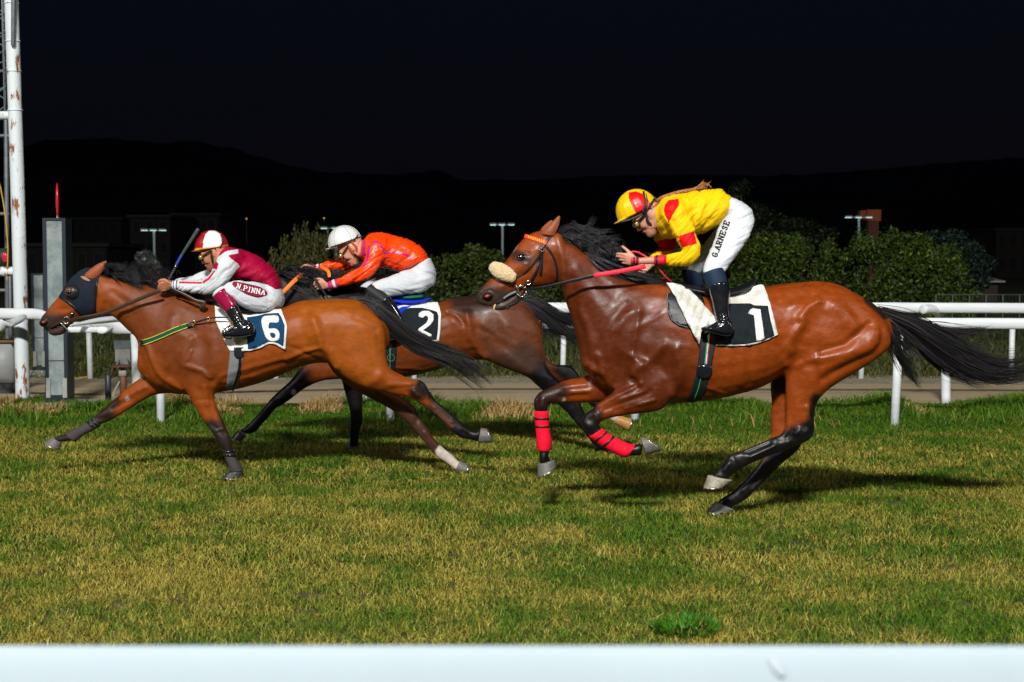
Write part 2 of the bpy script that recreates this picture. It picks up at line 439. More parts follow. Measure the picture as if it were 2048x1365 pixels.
M_whtd = mat('soiled_white_cloth', (.68, .69, .67), .85, col2=(.50, .49, .43), nscale=7, bump=.6, bscale=18, bdist=.014, spec=.12)
M_navy = mat('navy_cloth', (.006, .05, .12), .8, noise=.3, nscale=14, bump=.6, bscale=18, bdist=.014, spec=.12)
M_char = mat('charcoal_cloth', (.012, .018, .022), .85, noise=.35, nscale=18, bump=.5, bscale=24, bdist=.01, spec=.12)
M_hood = mat('blinker_hood_fabric', (.010, .016, .025), .75, noise=.3, nscale=30, bump=.3, bscale=60, spec=.12)
M_fleece = mat('sheepskin', (.66, .50, .27), .95, sheen=.6, noise=.25, nscale=40, bump=1, bscale=120, bdist=.01)
M_green = mat('green_webbing', (.003, .075, .045), .7, bump=.3, bscale=300, spec=.12)
M_yel = mat('yellow_trim', (.55, .52, .02), .6)
M_gry = mat('grey_elastic', (.20, .22, .23), .75, noise=.2, nscale=50, bump=.4, bscale=200, stretch=(1, 1, 6), spec=.12)
M_blue = mat('blue_pad', (.01, .035, .5), .5, bump=.3, bscale=30, spec=.12)
M_dgr = mat('green_saddle_cloth', (.005, .13, .07), .7)
M_pink = mat('nostril_lining', (.30, .04, .035), .4)
M_org = mat('orange_rein', (.85, .17, .01), .5, bump=.3, bscale=120)
M_gum = mat('yellowed_tooth', (.6, .42, .22), .4)

def hoof(D, dy, cor, sole, mt, root, wd=.05):
    """cor, sole: front and back points of the coronet and of the ground face"""
    (a, b), (c, d) = cor, sole
    mid = lambda p, q, t: (p[0] + (q[0] - p[0]) * t, p[1] + (q[1] - p[1]) * t)
    R = [(*mid(a, c, t), *mid(b, d, t), wd * (.84 + .2 * t)) for t in (0, .35, .7, .97)]
    h = M_obj('hoof', ribs(D, R, dy, n=3, cap=.12), mt, root)
    V, q, t = ribs(D, [(*mid(a, c, .95), *mid(b, d, .95), wd * 1.03), (*mid(a, c, 1.05), *mid(b, d, 1.05), wd * 1.04)], dy, n=1, cap=.02)
    M_obj('horseshoe', (V, q, t), M_shoe, h)
def horse_body(D, lofts, strokes, paint, base, vox=.008):
    V, Q = fuse([(ribs(D, R, dy, e=e, cap=cp_), k) for (R, dy, k, e, cp_) in lofts], vox, blur=1)
    V = relax(V, Q, 2); V = sculpt(V, Q, D, strokes); V = relax(V, Q, 1, .4)
    x_, y_ = to_px(V); nr = vnormals(V, Q); V = V + nr * (.0022 * (vnoise(x_, y_, 17, 71) - .5) + .0010 * (vnoise(x_, y_, 7, 72) - .5))[:, None]
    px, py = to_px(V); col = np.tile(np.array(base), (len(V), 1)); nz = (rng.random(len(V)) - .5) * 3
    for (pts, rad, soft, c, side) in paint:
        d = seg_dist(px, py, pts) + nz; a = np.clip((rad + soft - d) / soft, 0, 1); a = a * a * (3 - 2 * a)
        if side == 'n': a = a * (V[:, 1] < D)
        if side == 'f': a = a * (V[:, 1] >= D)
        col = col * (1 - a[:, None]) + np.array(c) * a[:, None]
    return V, Q, col
BK = (.006, .005, .006)
DK = (.028, .011, .007)

# ================================================================== HORSE 1: bay, number 1
D1 = 9.15
root1 = thing('horse', 'bright bay horse wearing cloth number 1, sheepskin noseband and red foreleg bandages', 'horse', (W(1450, 900, D1).x, D1, 0), 'racehorses galloping on the turf')
head1 = [(1110, 464, 1124, 562, .07), (1084, 462, 1119, 566, .078), (1062, 467, 1110, 569, .088), (1043, 481, 1095, 573, .094), (1028, 500, 1075, 575, .086), (1013, 521, 1055, 577, .070),
         (998, 540, 1040, 584, .058), (983, 556, 1026, 591, .052), (968, 570, 1010, 600, .05), (957, 581, 993, 606, .046), (953, 592, 977, 612, .036)]
jaw1 = [(1052, 570, 1056, 578, .035), (1030, 588, 1036, 602, .033), (1010, 602, 1014, 618, .033), (996, 607, 1000, 622, .03), (986, 613, 991, 621, .018)]
neck1 = [(1090, 464, 1116, 560, .075), (1112, 467, 1124, 574, .08), (1140, 480, 1129, 594, .085), (1165, 500, 1137, 618, .09), (1194, 520, 1145, 642, .10), (1222, 538, 1152, 668, .12),
         (1255, 553, 1160, 700, .14), (1295, 560, 1172, 738, .16), (1330, 563, 1210, 770, .17)]
tor1 = [(1187, 650, 1177, 742, .08), (1215, 610, 1195, 762, .14), (1255, 575, 1235, 790, .18), (1300, 563, 1290, 803, .21), (1345, 564, 1345, 807, .24), (1400, 576, 1400, 803, .265), (1460, 585, 1460, 793, .275),
        (1520, 576, 1520, 775, .27), (1560, 569, 1553, 756, .255), (1600, 565, 1585, 735, .245), (1640, 562, 1620, 725, .24), (1680, 571, 1655, 715, .22), (1720, 592, 1700, 712, .19), (1750, 610, 1735, 705, .15), (1768, 630, 1765, 690, .09)]
nf1 = [(1240, 700, 1345, 770, .10), (1250, 735, 1343, 795, .095), (1258, 758, 1322, 820, .08), (1230, 782, 1282, 827, .064), (1205, 801, 1244, 832, .052), (1188, 815, 1216, 838, .045), (1170, 830, 1200, 845, .046),
       (1163, 850, 1199, 855, .045), (1178, 868, 1202, 857, .037), (1199, 888, 1219, 871, .031), (1225, 903, 1245, 884, .030), (1246, 913, 1264, 891, .035), (1263, 912, 1273, 889, .031), (1280, 911, 1282, 886, .031)]
ff1 = [(1225, 730, 1260, 800, .09), (1171, 752, 1187, 806, .07), (1132, 761, 1143, 806, .055), (1103, 774, 1112, 807, .046), (1081, 783, 1100, 808, .043), (1068, 798, 1097, 811, .043),
       (1067, 812, 1096, 816, .041), (1070, 826, 1095, 826, .033), (1072, 848, 1096, 848, .030), (1074, 870, 1099, 868, .030), (1075, 886, 1102, 884, .034), (1078, 902, 1099, 902, .031), (1078, 914, 1097, 913, .028), (1078, 926, 1102, 922, .034)]
nh1 = [(1600, 585, 1745, 625, .08), (1588, 620, 1772, 650, .115), (1580, 655, 1781, 675, .125), (1576, 690, 1777, 697, .125), (1574, 715, 1747, 722, .115), (1573, 740, 1703, 750, .10), (1571, 770, 1661, 776, .08), (1572, 800, 1635, 804, .058),
       (1572, 825, 1629, 834, .046), (1571, 845, 1629, 856, .044), (1564, 867, 1624, 875, .045), (1545, 876, 1600, 889, .038), (1526, 884, 1568, 901, .033), (1490, 899, 1522, 919, .028), (1470, 906, 1494, 931, .03), (1457, 914, 1477, 941, .035), (1445, 929, 1467, 947, .03), (1433, 942, 1458, 954, .028), (1424, 949, 1460, 958, .034)]
fh1 = [(1550, 700, 1650, 735, .09), (1541, 765, 1612, 780, .072), (1543, 806, 1602, 815, .05), (1540, 834, 1600, 850, .043), (1541, 868, 1606, 882, .045), (1534, 898, 1592, 905, .040), (1522, 920, 1564, 928, .032), (1502, 947, 1539, 955, .028), (1482, 968, 1513, 979, .03), (1469, 980, 1495, 997, .035),
       (1455, 990, 1479, 1008, .031), (1440, 999, 1464, 1014, .03), (1434, 1004, 1467, 1020, .034)]
ear = lambda s: [(1087, 464, 1109, 468, .022), (1095, 451, 1114, 458, .02), (1106, 442, 1117, 447, .012), (1116, 435, 1119, 437, .003)]
lofts1 = [(tor1, 0, .02, .92, .6), (neck1, 0, .06, 1, .5), (head1, 0, .03, .95, .7), (jaw1, 0, .012, 1, .7), (nf1, -.13, .045, 1, .4), (ff1, .11, .04, 1, .4), (nh1, -.115, .05, 1, .5), (fh1, .13, .04, 1, .4),
          ]
st1 = [
 ([(1159, 627), (1178, 671), (1197, 723), (1208, 742)], 8, -12), ([(1227, 662), (1251, 634), (1277, 617)], 10, -10), ([(1198, 700), (1206, 680), (1220, 645), (1251, 608)], 9, 10),
 ([(1265, 709), (1270, 672), (1279, 625)], 6, -9), ([(1272, 657), (1323, 629)], 5, -5), ([(1240, 730)], 28, 22), ([(1312, 742)], 28, 26), ([(1300, 650)], 30, 8),
 ([(1258, 760), (1268, 742), (1302, 721), (1330, 690)], 8, -15), ([(1352, 700), (1361, 739), (1354, 766), (1346, 788)], 10, -18), ([(1173, 728), (1206, 746), (1230, 782)], 7, -20), ([(1360, 782)], 12, 10),
 ([(1180, 700), (1188, 745)], 5, -8), ([(1190, 720), (1205, 760)], 5, 6),
 ([(1281, 768), (1240, 790), (1197, 812)], 4, -7, 'n'), ([(1300, 785), (1250, 805), (1210, 820)], 5, 6, 'n'), ([(1310, 800), (1250, 818)], 3, -6, 'n'), ([(1262, 760), (1275, 775)], 6, 9, 'n'),
 ([(1606, 588)], 13, 15), ([(1578, 597)], 10, 10), ([(1590, 612)], 10, -10), ([(1602, 636), (1616, 616), (1636, 605)], 8, -20), ([(1640, 640)], 22, 16),
 ([(1576, 688), (1593, 662), (1608, 645)], 7, -14), ([(1580, 700)], 9, -16), ([(1610, 668), (1600, 690)], 8, 8), ([(1644, 704), (1692, 690), (1720, 664), (1738, 650)], 7, 18),
 ([(1637, 716), (1692, 709), (1739, 692), (1754, 669)], 13, -26), ([(1669, 612), (1688, 628), (1707, 656)], 12, -16), ([(1700, 612), (1722, 634)], 10, 10), ([(1763, 660), (1762, 690), (1748, 706), (1686, 738), (1644, 761)], 7, 14),
 ([(1594, 732), (1627, 718)], 6, -10), ([(1612, 730)], 9, 9), ([(1597, 772)], 20, 8), ([(1644, 740), (1680, 724)], 7, -10), ([(1620, 745), (1625, 790)], 10, -8),
 ([(1412, 775), (1454, 789)], 3, -6), ([(1570, 690)], 16, 12), ([(1573, 730)], 8, -10), ([(1390, 690), (1400, 780)], 9, 5), ([(1440, 700), (1440, 780)], 6, 3), ([(1470, 700), (1468, 775)], 6, 3), ([(1500, 700), (1498, 765)], 6, 3), ([(1455, 700), (1454, 780)], 6, -4), ([(1485, 700), (1484, 770)], 6, -4), ([(1512, 690), (1512, 760)], 6, -4),
 # head
 ([(1043, 515)], 9, -10), ([(1030, 505), (1045, 503), (1056, 508)], 4, 10), ([(1036, 523), (1052, 522)], 3, 4), ([(975, 593)], 6, -24), ([(963, 592), (968, 585), (980, 582), (990, 588), (989, 596), (978, 602), (967, 601)], 3, 9), ([(958, 600), (966, 612)], 5, 5), ([(1100, 530)], 22, 12), ([(1085, 555), (1104, 562)], 8, 5),
 ([(1012, 560), (1060, 545), (1078, 520)], 4, 6), ([(1022, 545), (1050, 532)], 6, -7), ([(1000, 575), (1025, 566), (1040, 572)], 4, -5), ([(1076, 498)], 10, -8), ([(1050, 490)], 8, 6),
 ([(978, 611), (1000, 604), (1028, 588)], 2.5, -16), ([(1117, 475), (1126, 520), (1128, 565)], 7, -14), ([(1104, 455), (1110, 450)], 4, -8), ([(1140, 560), (1150, 620), (1165, 660)], 9, 12), ([(1155, 540), (1190, 600), (1215, 640)], 14, -7), ([(1180, 540), (1230, 590)], 12, 7),
 # legs
 ([(1549, 892), (1500, 915)], 3, -7, 'n'), ([(1540, 888), (1498, 906)], 3, 4, 'n'), ([(1600, 868), (1615, 862)], 5, -7, 'n'), ([(1585, 862), (1575, 878)], 5, 6, 'n'), ([(1555, 925), (1505, 980)], 3, -6, 'f'), ([(1180, 840)], 7, 6, 'n'), ([(1190, 828), (1196, 842)], 3, -5, 'n'), ([(1074, 795), (1072, 812)], 6, 6, 'f'), ([(1085, 800), (1084, 815)], 3, -5, 'f'), ([(1085, 845), (1086, 875)], 3, -4, 'f'), ([(1088, 912), (1086, 922)], 4, -5, 'f'),
 ([(1612, 852), (1622, 866)], 5, 6, 'n'), ([(1600, 858), (1590, 868)], 4, -8, 'n'), ([(1575, 872), (1560, 880)], 5, 5, 'n'), ([(1614, 815), (1622, 850)], 5, -9, 'n'), ([(1626, 815), (1628, 850)], 3, 6, 'n'), ([(1466, 918), (1476, 935)], 5, 6, 'n'), ([(1458, 928), (1450, 940)], 4, -6, 'n'),
 ([(1490, 905), (1540, 884)], 3, 5, 'n'), ([(1485, 990), (1490, 1000)], 5, 6, 'f'), ([(1130, 775), (1170, 770)], 5, -5, 'f'), ([(1120, 795), (1170, 792)], 5, 5, 'f'), ([(1140, 785), (1180, 782)], 3, -6, 'f'), ([(1240, 800), (1290, 785)], 4, -5, 'n'), ([(1270, 812), (1230, 822)], 4, 5, 'n')]
pt1 = [([(1145, 480), (1200, 520), (1330, 566)], 3, 8, BK, 'b'), ([(1735, 600), (1770, 632)], 4, 8, DK, 'b'),
 ([(1175, 838), (1180, 862), (1300, 905)], 24, 16, BK, 'n'), ([(1075, 800), (1088, 930)], 26, 26, BK, 'f'), ([(1090, 795), (1120, 785)], 6, 26, DK, 'f'),
 ([(1620, 870), (1570, 890), (1400, 960)], 19, 20, BK, 'n'), ([(1634, 800), (1624, 860)], 6, 14, BK, 'n'), ([(1600, 895), (1540, 940), (1420, 1025)], 20, 18, BK, 'f'),
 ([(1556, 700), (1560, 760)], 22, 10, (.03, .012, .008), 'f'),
 ([(960, 600), (1000, 610)], 22, 26, (.045, .025, .02), 'b'), ([(1034, 513), (1052, 518)], 7, 12, (.05, .02, .012), 'b'), ([(1000, 604), (1035, 590)], 7, 12, (.05, .03, .025), 'b'), ([(975, 593)], 9, 4, (.03, .015, .015), 'b'), ([(974, 592)], 1.5, 2.5, (.20, .02, .02), 'b'), ([(1035, 487), (1025, 500)], 2, 2, (.5, .42, .38), 'b'),
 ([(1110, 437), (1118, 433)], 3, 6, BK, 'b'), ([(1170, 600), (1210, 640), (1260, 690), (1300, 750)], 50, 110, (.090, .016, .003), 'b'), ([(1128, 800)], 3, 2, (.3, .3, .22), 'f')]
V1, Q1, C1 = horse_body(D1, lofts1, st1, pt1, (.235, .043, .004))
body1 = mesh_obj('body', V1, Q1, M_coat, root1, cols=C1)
bvh1 = BVHTree.FromPolygons(V1.tolist(), Q1.tolist()); cast1 = caster(bvh1, D1)
hoof(D1, -.13, ((1281, 876), (1292, 910)), ((1287, 874), (1326, 901)), M_hoof, root1, .046)
hoof(D1, .11, ((1075, 929), (1110, 921)), ((1075, 957), (1112, 935)), M_hoof, root1)
hoof(D1, -.115, ((1416, 951), (1464, 961)), ((1406, 977), (1447, 974)), mat('cream_hoof_horn', (.30, .28, .22), .35, noise=.6, nscale=30, bump=.3, bscale=90), root1)
hoof(D1, .13, ((1431, 1003), (1470, 1021)), ((1413, 1022), (1446, 1033)), M_hoof, root1)
def bandage(D, R, dy, mt, root, bands=(), label=None):
    b = M_obj('leg_bandage', ribs(D, R, dy, grow=.006, cap=.15), mt, root, label=label)
    P = catmull([r for r in R], 4)
    for t in bands:
        i = t * (len(P) - 1); k = int(i); f = i - k; a = P[k] * (1 - f) + P[min(k + 1, len(P) - 1)] * f; j = min(i + .55, len(P) - 1.01); k2 = int(j); f2 = j - k2
        c = P[k2] * (1 - f2) + P[k2 + 1] * f2
        M_obj('fastening_tape', ribs(D, [tuple(a), tuple(c)], dy, grow=.010, cap=.05, n=1), M_blk, b)
bandage(D1, [(1180, 873, 1203, 858, .036), (1199, 888, 1219, 871, .031), (1225, 903, 1245, 884, .030), (1246, 913, 1264, 891, .035), (1256, 912, 1269, 890, .032)], -.13, M_red, root1, (.12, .3))
bandage(D1, [(1070, 823, 1095, 823, .034), (1072, 848, 1096, 848, .030), (1074, 870, 1099, 868, .030), (1075, 886, 1102, 884, .034), (1078, 901, 1099, 901, .031)], .11, M_red, root1, (.12, .29))
TG = (.018, .017, .021)
hair('mane', D1, [(1, [(1112 + 14 * i, 467 + 8.0 * i + (i > 3) * 3, -.01), (1124 + 14 * i, 462 + 8.2 * i, -.03), (1150 + 13 * i, 464 + 8.6 * i, -.06), (1180 + 9 * i, 480 + 7.4 * i, -.07)]) for i in range(8)], 1100, lambda s: .007 + .026 * s, .0021, M_hair, root1, seed=2, wave=.026, tint=TG)
hair('mane', D1, [(1, [(1125 + 16 * i, 470 + 6 * i, -.01), (1150 + 15 * i, 458 + 7.5 * i, -.03), (1178 + 13 * i, 458 + 9 * i, -.04), (1214 + 9 * i, 470 + 8 * i, -.04)]) for i in range(6)], 420, lambda s: .008 + .03 * s, .0015, M_hair, root1, seed=12, wave=.035, tint=TG)
hair('mane', D1, [(1, [(1175 + 12 * i, 505 + 6 * i, -.04), (1205 + 12 * i, 528 + 4.5 * i, -.08), (1250 + 12 * i, 548 + 2.4 * i, -.07), (1290 + 8 * i, 557 + .6 * i, -.06)]) for i in range(6)], 480, lambda s: .010 + .012 * s, .002, M_hair, root1, seed=3, wave=.012, tint=TG)
hair('tail', D1, [(7, [(1752, 620, 0), (1808, 643, 0), (1850, 668, 0), (1892, 698, .02), (1937, 724, .03), (1988, 741, .04), (2045, 736, .05), (2100, 712, .06)]),
                  (4, [(1762, 628, 0), (1800, 648, 0), (1842, 676, 0), (1888, 712, .02), (1935, 738, .03), (1990, 750, .04), (2060, 752, .05)]),
                  (1.2, [(1768, 634, -.03), (1785, 668, -.04), (1806, 702, -.04), (1832, 742, -.05), (1856, 752, -.05), (1880, 742, -.05)]),
                  (.5, [(1772, 640, -.03), (1790, 672, -.04), (1815, 712, -.04), (1842, 752, -.05), (1868, 772, -.05)]),
                  (.4, [(1765, 632, 0), (1840, 652, .03), (1890, 665, .05), (1950, 664, .06), (2000, 652, .07)]),
                  (.8, [(1766, 638, -.02), (1780, 662, -.03), (1788, 690, -.03), (1800, 712, -.03)])], 1700, lambda s: .012 + .034 * math.sin(min(s, .9) * 2.2), .0024, M_hair, root1, seg=18, seed=4, wave=.03)
M_obj('eye', ellipsoid(tuple(cast1(1043, 515)[0] + Vector((0, .006, 0))), (.028, .017, .020)), M_eye, root1)
eye1 = bpy.data.objects[-1] if False else None
def horse_ear(D, R, dy, root, inner):
    e_ = M_obj('ear', ribs(D, R, dy, n=6, cap=.3), M_earc, root)
    P = catmull([tuple(r) for r in R], 3); st = []
    Q_ = [(r[0] * .72 + r[2] * .28, r[1] * .72 + r[3] * .28, r[0] * .22 + r[2] * .78, r[1] * .22 + r[3] * .78, r[4] * .5) for r in R[:-1]] + [tuple(R[-1][:4]) + (.002,)]
    if inner: M_obj('ear_opening', ribs(D, Q_, dy - R[1][4] * .72, n=5, cap=.2), M_ein, e_)
M_earc = mat('ear_coat', (.25, .055, .010), .55, sheen=.2, noise=.3, nscale=40)
M_ein = mat('ear_inside_hair', (.035, .018, .012), .8, noise=.4, nscale=60)
horse_ear(D1, [(1083, 468, 1110, 472, .026), (1088, 459, 1112, 466, .027), (1097, 450, 1116, 457, .022), (1107, 441, 1119, 446, .015), (1117, 432, 1120.5, 434.5, .004)], -.05, root1, False)
horse_ear(D1, [(1076, 470, 1100, 472, .024), (1084, 456, 1104, 462, .024), (1092, 448, 1107, 452, .016), (1101, 441, 1106, 443, .004)], .07, root1, False)
# tack
def strap(name, pts, wd, cast, mt, parent, off=.005, thick=.005, step=2.5, sm=1):
    p = catmull(pts, 4) if len(pts) > 2 else pts
    return patch(name, [strap_poly([tuple(q) for q in p], wd)], cast, off, step, mt, parent, thick, smooth_it=sm)
def ring(name, D, px, py, rx, ry, dy, mt, parent, r=.004, n=20):
    P = [tuple(W(px + rx * math.cos(a), py + ry * math.sin(a), D + dy)) + (r,) for a in np.linspace(0, 2 * math.pi, n)]
    return M_obj(name, tube(0, P, n=1, N=8, cap=.2, world=True), mt, parent)
M_nost = mat('dark_nostril', (.010, .006, .006), .45)
def nostril(D, cast, cx, cy, rx, ry, ang, root, bvh_off=.003):
    E_ = lambda k, ox=0, oy=0: [(cx + ox + k * (rx * math.cos(t) * math.cos(ang) - ry * math.sin(t) * math.sin(ang)), cy + oy + k * (rx * math.cos(t) * math.sin(ang) + ry * math.sin(t) * math.cos(ang))) for t in np.linspace(0, 6.283, 18)[:-1]]
    n_ = patch('nostril', [E_(1)], cast, bvh_off, 2, M_nost, root, .003, smooth_it=0)
    if n_: patch('nostril_lining', [E_(.5, -rx * .12, -ry * .05)], cast, bvh_off + .003, 1.5, M_pink, n_, .002, smooth_it=0)
nostril(D1, cast1, 975, 593, 11, 6.5, -.35, root1)
strap('mouth_line', [(981, 613), (992, 606), (1005, 600), (1018, 594), (1031, 587)], 1.8, cast1, M_nost, root1, off=.003, thick=.002)
bridle1 = strap('bridle', [(1102, 470), (1090, 488), (1080, 508), (1075, 538), (1062, 564), (1054, 575)], 6, cast1, M_blk, root1)
strap('browband', [(1049, 472), (1066, 477), (1093, 487)], 7.5, cast1, mat('red_browband', (.75, .05, .01), .5), bridle1, off=.008)
M_yb = mat('amber_studs', (.85, .40, .02), .4)
for i in range(9):
    x = 1053 + i * 4.3; y = 473.3 + i * 1.35
    h, nn = cast1(x, y)
    if h: M_obj('stud', ellipsoid(tuple(h + Vector((0, -.011, 0))), (.0045, .004, .010)), M_yb, bridle1)
strap('noseband_strap', [(1079, 508), (1066, 527), (1050, 545), (1030, 557)], 5, cast1, M_brn, bridle1)
strap('throat_latch', [(1092, 492), (1106, 512), (1113, 535), (1114, 555), (1110, 566)], 4.5, cast1, M_blk, bridle1)
strap('cheek_tail', [(1084, 500), (1083, 530), (1081, 550)], 5, cast1, M_blk, bridle1, off=.012)
for bx, by in ((1084, 500), (1057, 566)):
    h = cast1(bx, by)[0]; ring('buckle', D1, bx, by, 4, 3.5, h.y - D1 - .015, M_steel, bridle1, .0022)
hy = cast1(1042, 575)[0].y - D1 - .02
ring('bit_ring', D1, 1043, 583, 9, 11, hy, M_steel, bridle1, .0045)
M_obj('bit_bar', tube(D1, [(1032, 572, 1.7, hy), (1037, 583, 1.7, hy), (1041, 594, 1.7, hy)], cap=.5), M_steel, bridle1)
M_obj('bit_strap', tube(D1, [(1031, 584, 2.2, hy + .01), (1018, 590, 2, hy + .015), (1008, 597, 1.8, hy + .02)], flat=.5), M_gry, bridle1)
M_obj('chin_strap', tube(D1, [(1044, 594, 2.6, hy + .01), (1032, 606, 3, hy + .02), (1018, 612, 3.5, hy + .03), (1014, 618, 3, hy + .03)], flat=.5), M_blk, bridle1)
M_obj('front_teeth', tube(D1, [(992, 606, 1.6, -.02), (989, 613, 2, -.02), (988, 619, 1.4, -.02)]), M_gum, root1)
V, Q = fuse([(tube(D1, [(988, 535, 13, -.05), (998, 541, 16.5, -.065), (1012, 549, 16, -.08), (1023, 555, 12.5, -.085)], flat=.8), .02)], .006, 1)
n_ = vnormals(V, Q); V = V + n_ * (vnoise(V[:, 0] * 1 + V[:, 1], V[:, 2], .007, 3)[:, None] - .4) * .004
mesh_obj('sheepskin_noseband', V, Q, M_fleece, root1)
rein1 = M_obj('rein', tube(D1, [(1050, 579, 2.6, hy), (1085, 575, 2.8, -.15), (1130, 565, 3.2, -.19), (1189, 551, 4.0, -.22)], flat=.35), M_blk, bridle1)
M_obj('rein_grip', tube(D1, [(1188, 551.5, 4.8, -.22), (1240, 543, 4.6, -.23), (1291, 533, 4.6, -.23)], flat=.4, cap=.2), M_redr, rein1)
M_obj('rein_loop', tube(D1, [(1243, 518, 1.6, -.10), (1250, 508, 1.8, -.10), (1270, 504, 2.0, -.1), (1290, 513, 2.2, -.1), (1312, 530, 2.2, -.12), (1329, 552, 2.0, -.1), (1345, 566, 1.8, -.05)], n=5), M_redr, rein1)
# saddle, cloths, girth
M_obj('saddle', [ribs(D1, [(1334, 560, 1336, 570, .05), (1350, 563, 1352, 582, .12), (1380, 570, 1384, 590, .17), (1420, 578, 1424, 596, .19), (1460, 578, 1464, 590, .17), (1490, 568, 1494, 580, .13), (1509, 557, 1511, 563, .05)], 0, cap=.6)], M_blk, root1)
sd1 = patch('saddle_flap', [smooth_poly([(1336, 590), (1334, 612), (1340, 636), (1358, 650), (1378, 654), (1400, 660), (1410, 620), (1400, 585), (1365, 575)])], cast1, .016, 5, M_blk, root1, .012)
patch('flap_piping', [strap_poly([(1336, 582), (1334, 600), (1336, 622), (1344, 640), (1358, 650), (1376, 655)], 1.3)], cast1, .021, 3, M_gry, sd1, .004)
patch('saddle_towel', [[(1333, 566), (1345, 566), (1362, 570), (1380, 580), (1400, 600), (1418, 622), (1442, 646), (1425, 649), (1410, 655), (1402, 664), (1399, 690), (1390, 674), (1376, 648), (1362, 618), (1350, 592)]], cast1, .034, 4, M_whtd, root1, .004, .014, seed=1, smooth_it=6)
nc1 = patch('number_cloth', [[(1424, 592), (1460, 586), (1494, 578), (1520, 569), (1527, 570), (1535, 590), (1545, 625), (1556, 669), (1540, 678), (1520, 686), (1498, 691), (1470, 692.5), (1432, 692), (1428, 640)]], cast1, .012, 5, M_whtd, root1, .004, .006, seed=2, smooth_it=6)
cn1 = caster(BVHTree.FromObject(nc1, bpy.context.evaluated_depsgraph_get()), D1) if False else None
def on(o, D):
    me = o.data; vs = [Vector(v.co) for v in me.vertices]; return caster(BVHTree.FromPolygons(vs, [tuple(p.vertices) for p in me.polygons]), D)
cn1 = on(nc1, D1)
patch('black_panel', [[(1426, 611), (1460, 607.5), (1500, 607), (1508, 611), (1536, 612), (1541, 640), (1549, 671), (1528, 681), (1498, 687.5), (1470, 689.5), (1430, 689)]], cn1, .003, 4, M_char, nc1, .002, smooth_it=0)
patch('number', [[(1496, 627), (1500, 620), (1505, 617), (1521, 619), (1524, 640), (1529, 677), (1526, 680), (1513, 683), (1512, 670), (1508, 631)]], cn1, .006, 4, M_wht, nc1, .002, smooth_it=0)
girth1 = patch('girth', [[(1402, 662), (1433, 662), (1429, 700), (1422, 742), (1412, 778), (1402, 800), (1384, 806), (1372, 803), (1384, 778), (1394, 740), (1399, 700)]], cast1, .008, 4, mat('black_girth_webbing', (.008, .012, .014), .6, bump=.3, bscale=200), root1, .006)
for nm, o_, c_ in (('green_stripe', -2.2, (.02, .45, .22)), ('white_stripe', 0, (.7, .7, .65)), ('red_stripe', 2.2, (.6, .02, .03))):
    strap(nm, [(1419 + o_, 664), (1415 + o_, 700), (1412 + o_, 730)], 1.7, cast1, mat(nm, c_, .6), girth1, off=.012, thick=.002)
strap('green_line', [(1402, 756), (1396, 780), (1388, 801)], 2.0, cast1, mat('green_line', (.02, .38, .08), .6), girth1, off=.012, thick=.002)
patch('girth_buckle', [smooth_poly([(1396, 733), (1423, 735), (1421, 752), (1408, 757), (1394, 751)])], cast1, .02, 4, M_patent, girth1, .01)

# ================================================================== HORSE 6
D6 = 10.9
root6 = thing('horse', 'leading bay horse in a dark blinker hood wearing cloth number 6', 'horse', (W(500, 900, D6).x, D6, 0), 'racehorses galloping on the turf')
head6 = [(205, 547, 222, 630, .07), (184, 536, 206, 630, .078), (162, 541, 186, 632, .09), (144, 556, 166, 635, .088), (130, 574, 150, 638, .07), (116, 595, 138, 644, .056), (103, 610, 126, 648, .05), (92, 624, 112, 653, .048), (83, 635, 99, 657, .042), (80, 644, 90, 655, .03)]
jaw6 = [(150, 632, 156, 640, .03), (132, 645, 138, 653, .032), (118, 654, 126, 669, .032), (105, 658, 111, 672, .028), (98, 664, 101, 670, .018)]
neck6 = [(190, 540, 212, 628, .075), (206, 548, 226, 632, .08), (230, 555, 241, 645, .085), (258, 563, 256, 660, .09), (290, 570, 270, 672, .10), (320, 578, 280, 692, .12), (350, 584, 281, 716, .14), (390, 596, 285, 744, .16), (420, 606, 320, 770, .17)]
tor6 = [(300, 660, 285, 746, .08), (325, 620, 312, 768, .14), (360, 590, 347, 783, .18), (400, 599, 390, 792, .21), (440, 607, 432, 786, .24), (480, 614, 478, 778, .26), (520, 619, 528, 764, .265), (563, 616, 570, 747, .26), (594, 604, 598, 735, .25), (620, 600, 630, 727, .245),
        (650, 598, 665, 727, .24), (690, 598, 700, 735, .22), (717, 601, 730, 730, .19), (743, 619, 748, 715, .15), (762, 640, 765, 700, .10)]
nf6 = [(350, 660, 425, 700, .09), (352, 705, 432, 742, .095), (364, 745, 434, 773, .085), (374, 780, 428, 790, .067), (387, 810, 433, 812, .054), (402, 835, 443, 834, .044), (414, 852, 451, 853, .041), (424, 866, 460, 873, .045),
       (437, 885, 463, 888, .039), (447, 900, 466, 901, .031), (453, 918, 471, 916, .03), (458, 931, 479, 931, .034), (460, 942, 484, 941, .031)]
ff6 = [(340, 735, 365, 790, .08), (300, 747, 333, 787, .07), (268, 765, 305, 792, .055), (240, 789, 276, 808, .046), (208, 817, 244, 828, .041), (190, 832, 220, 842, .043), (180, 843, 200, 850, .034), (160, 854, 178, 864, .03), (143, 862, 162, 873, .031), (133, 868, 150, 882, .034), (120, 871, 136, 882, .03), (108, 875, 126, 884, .032)]
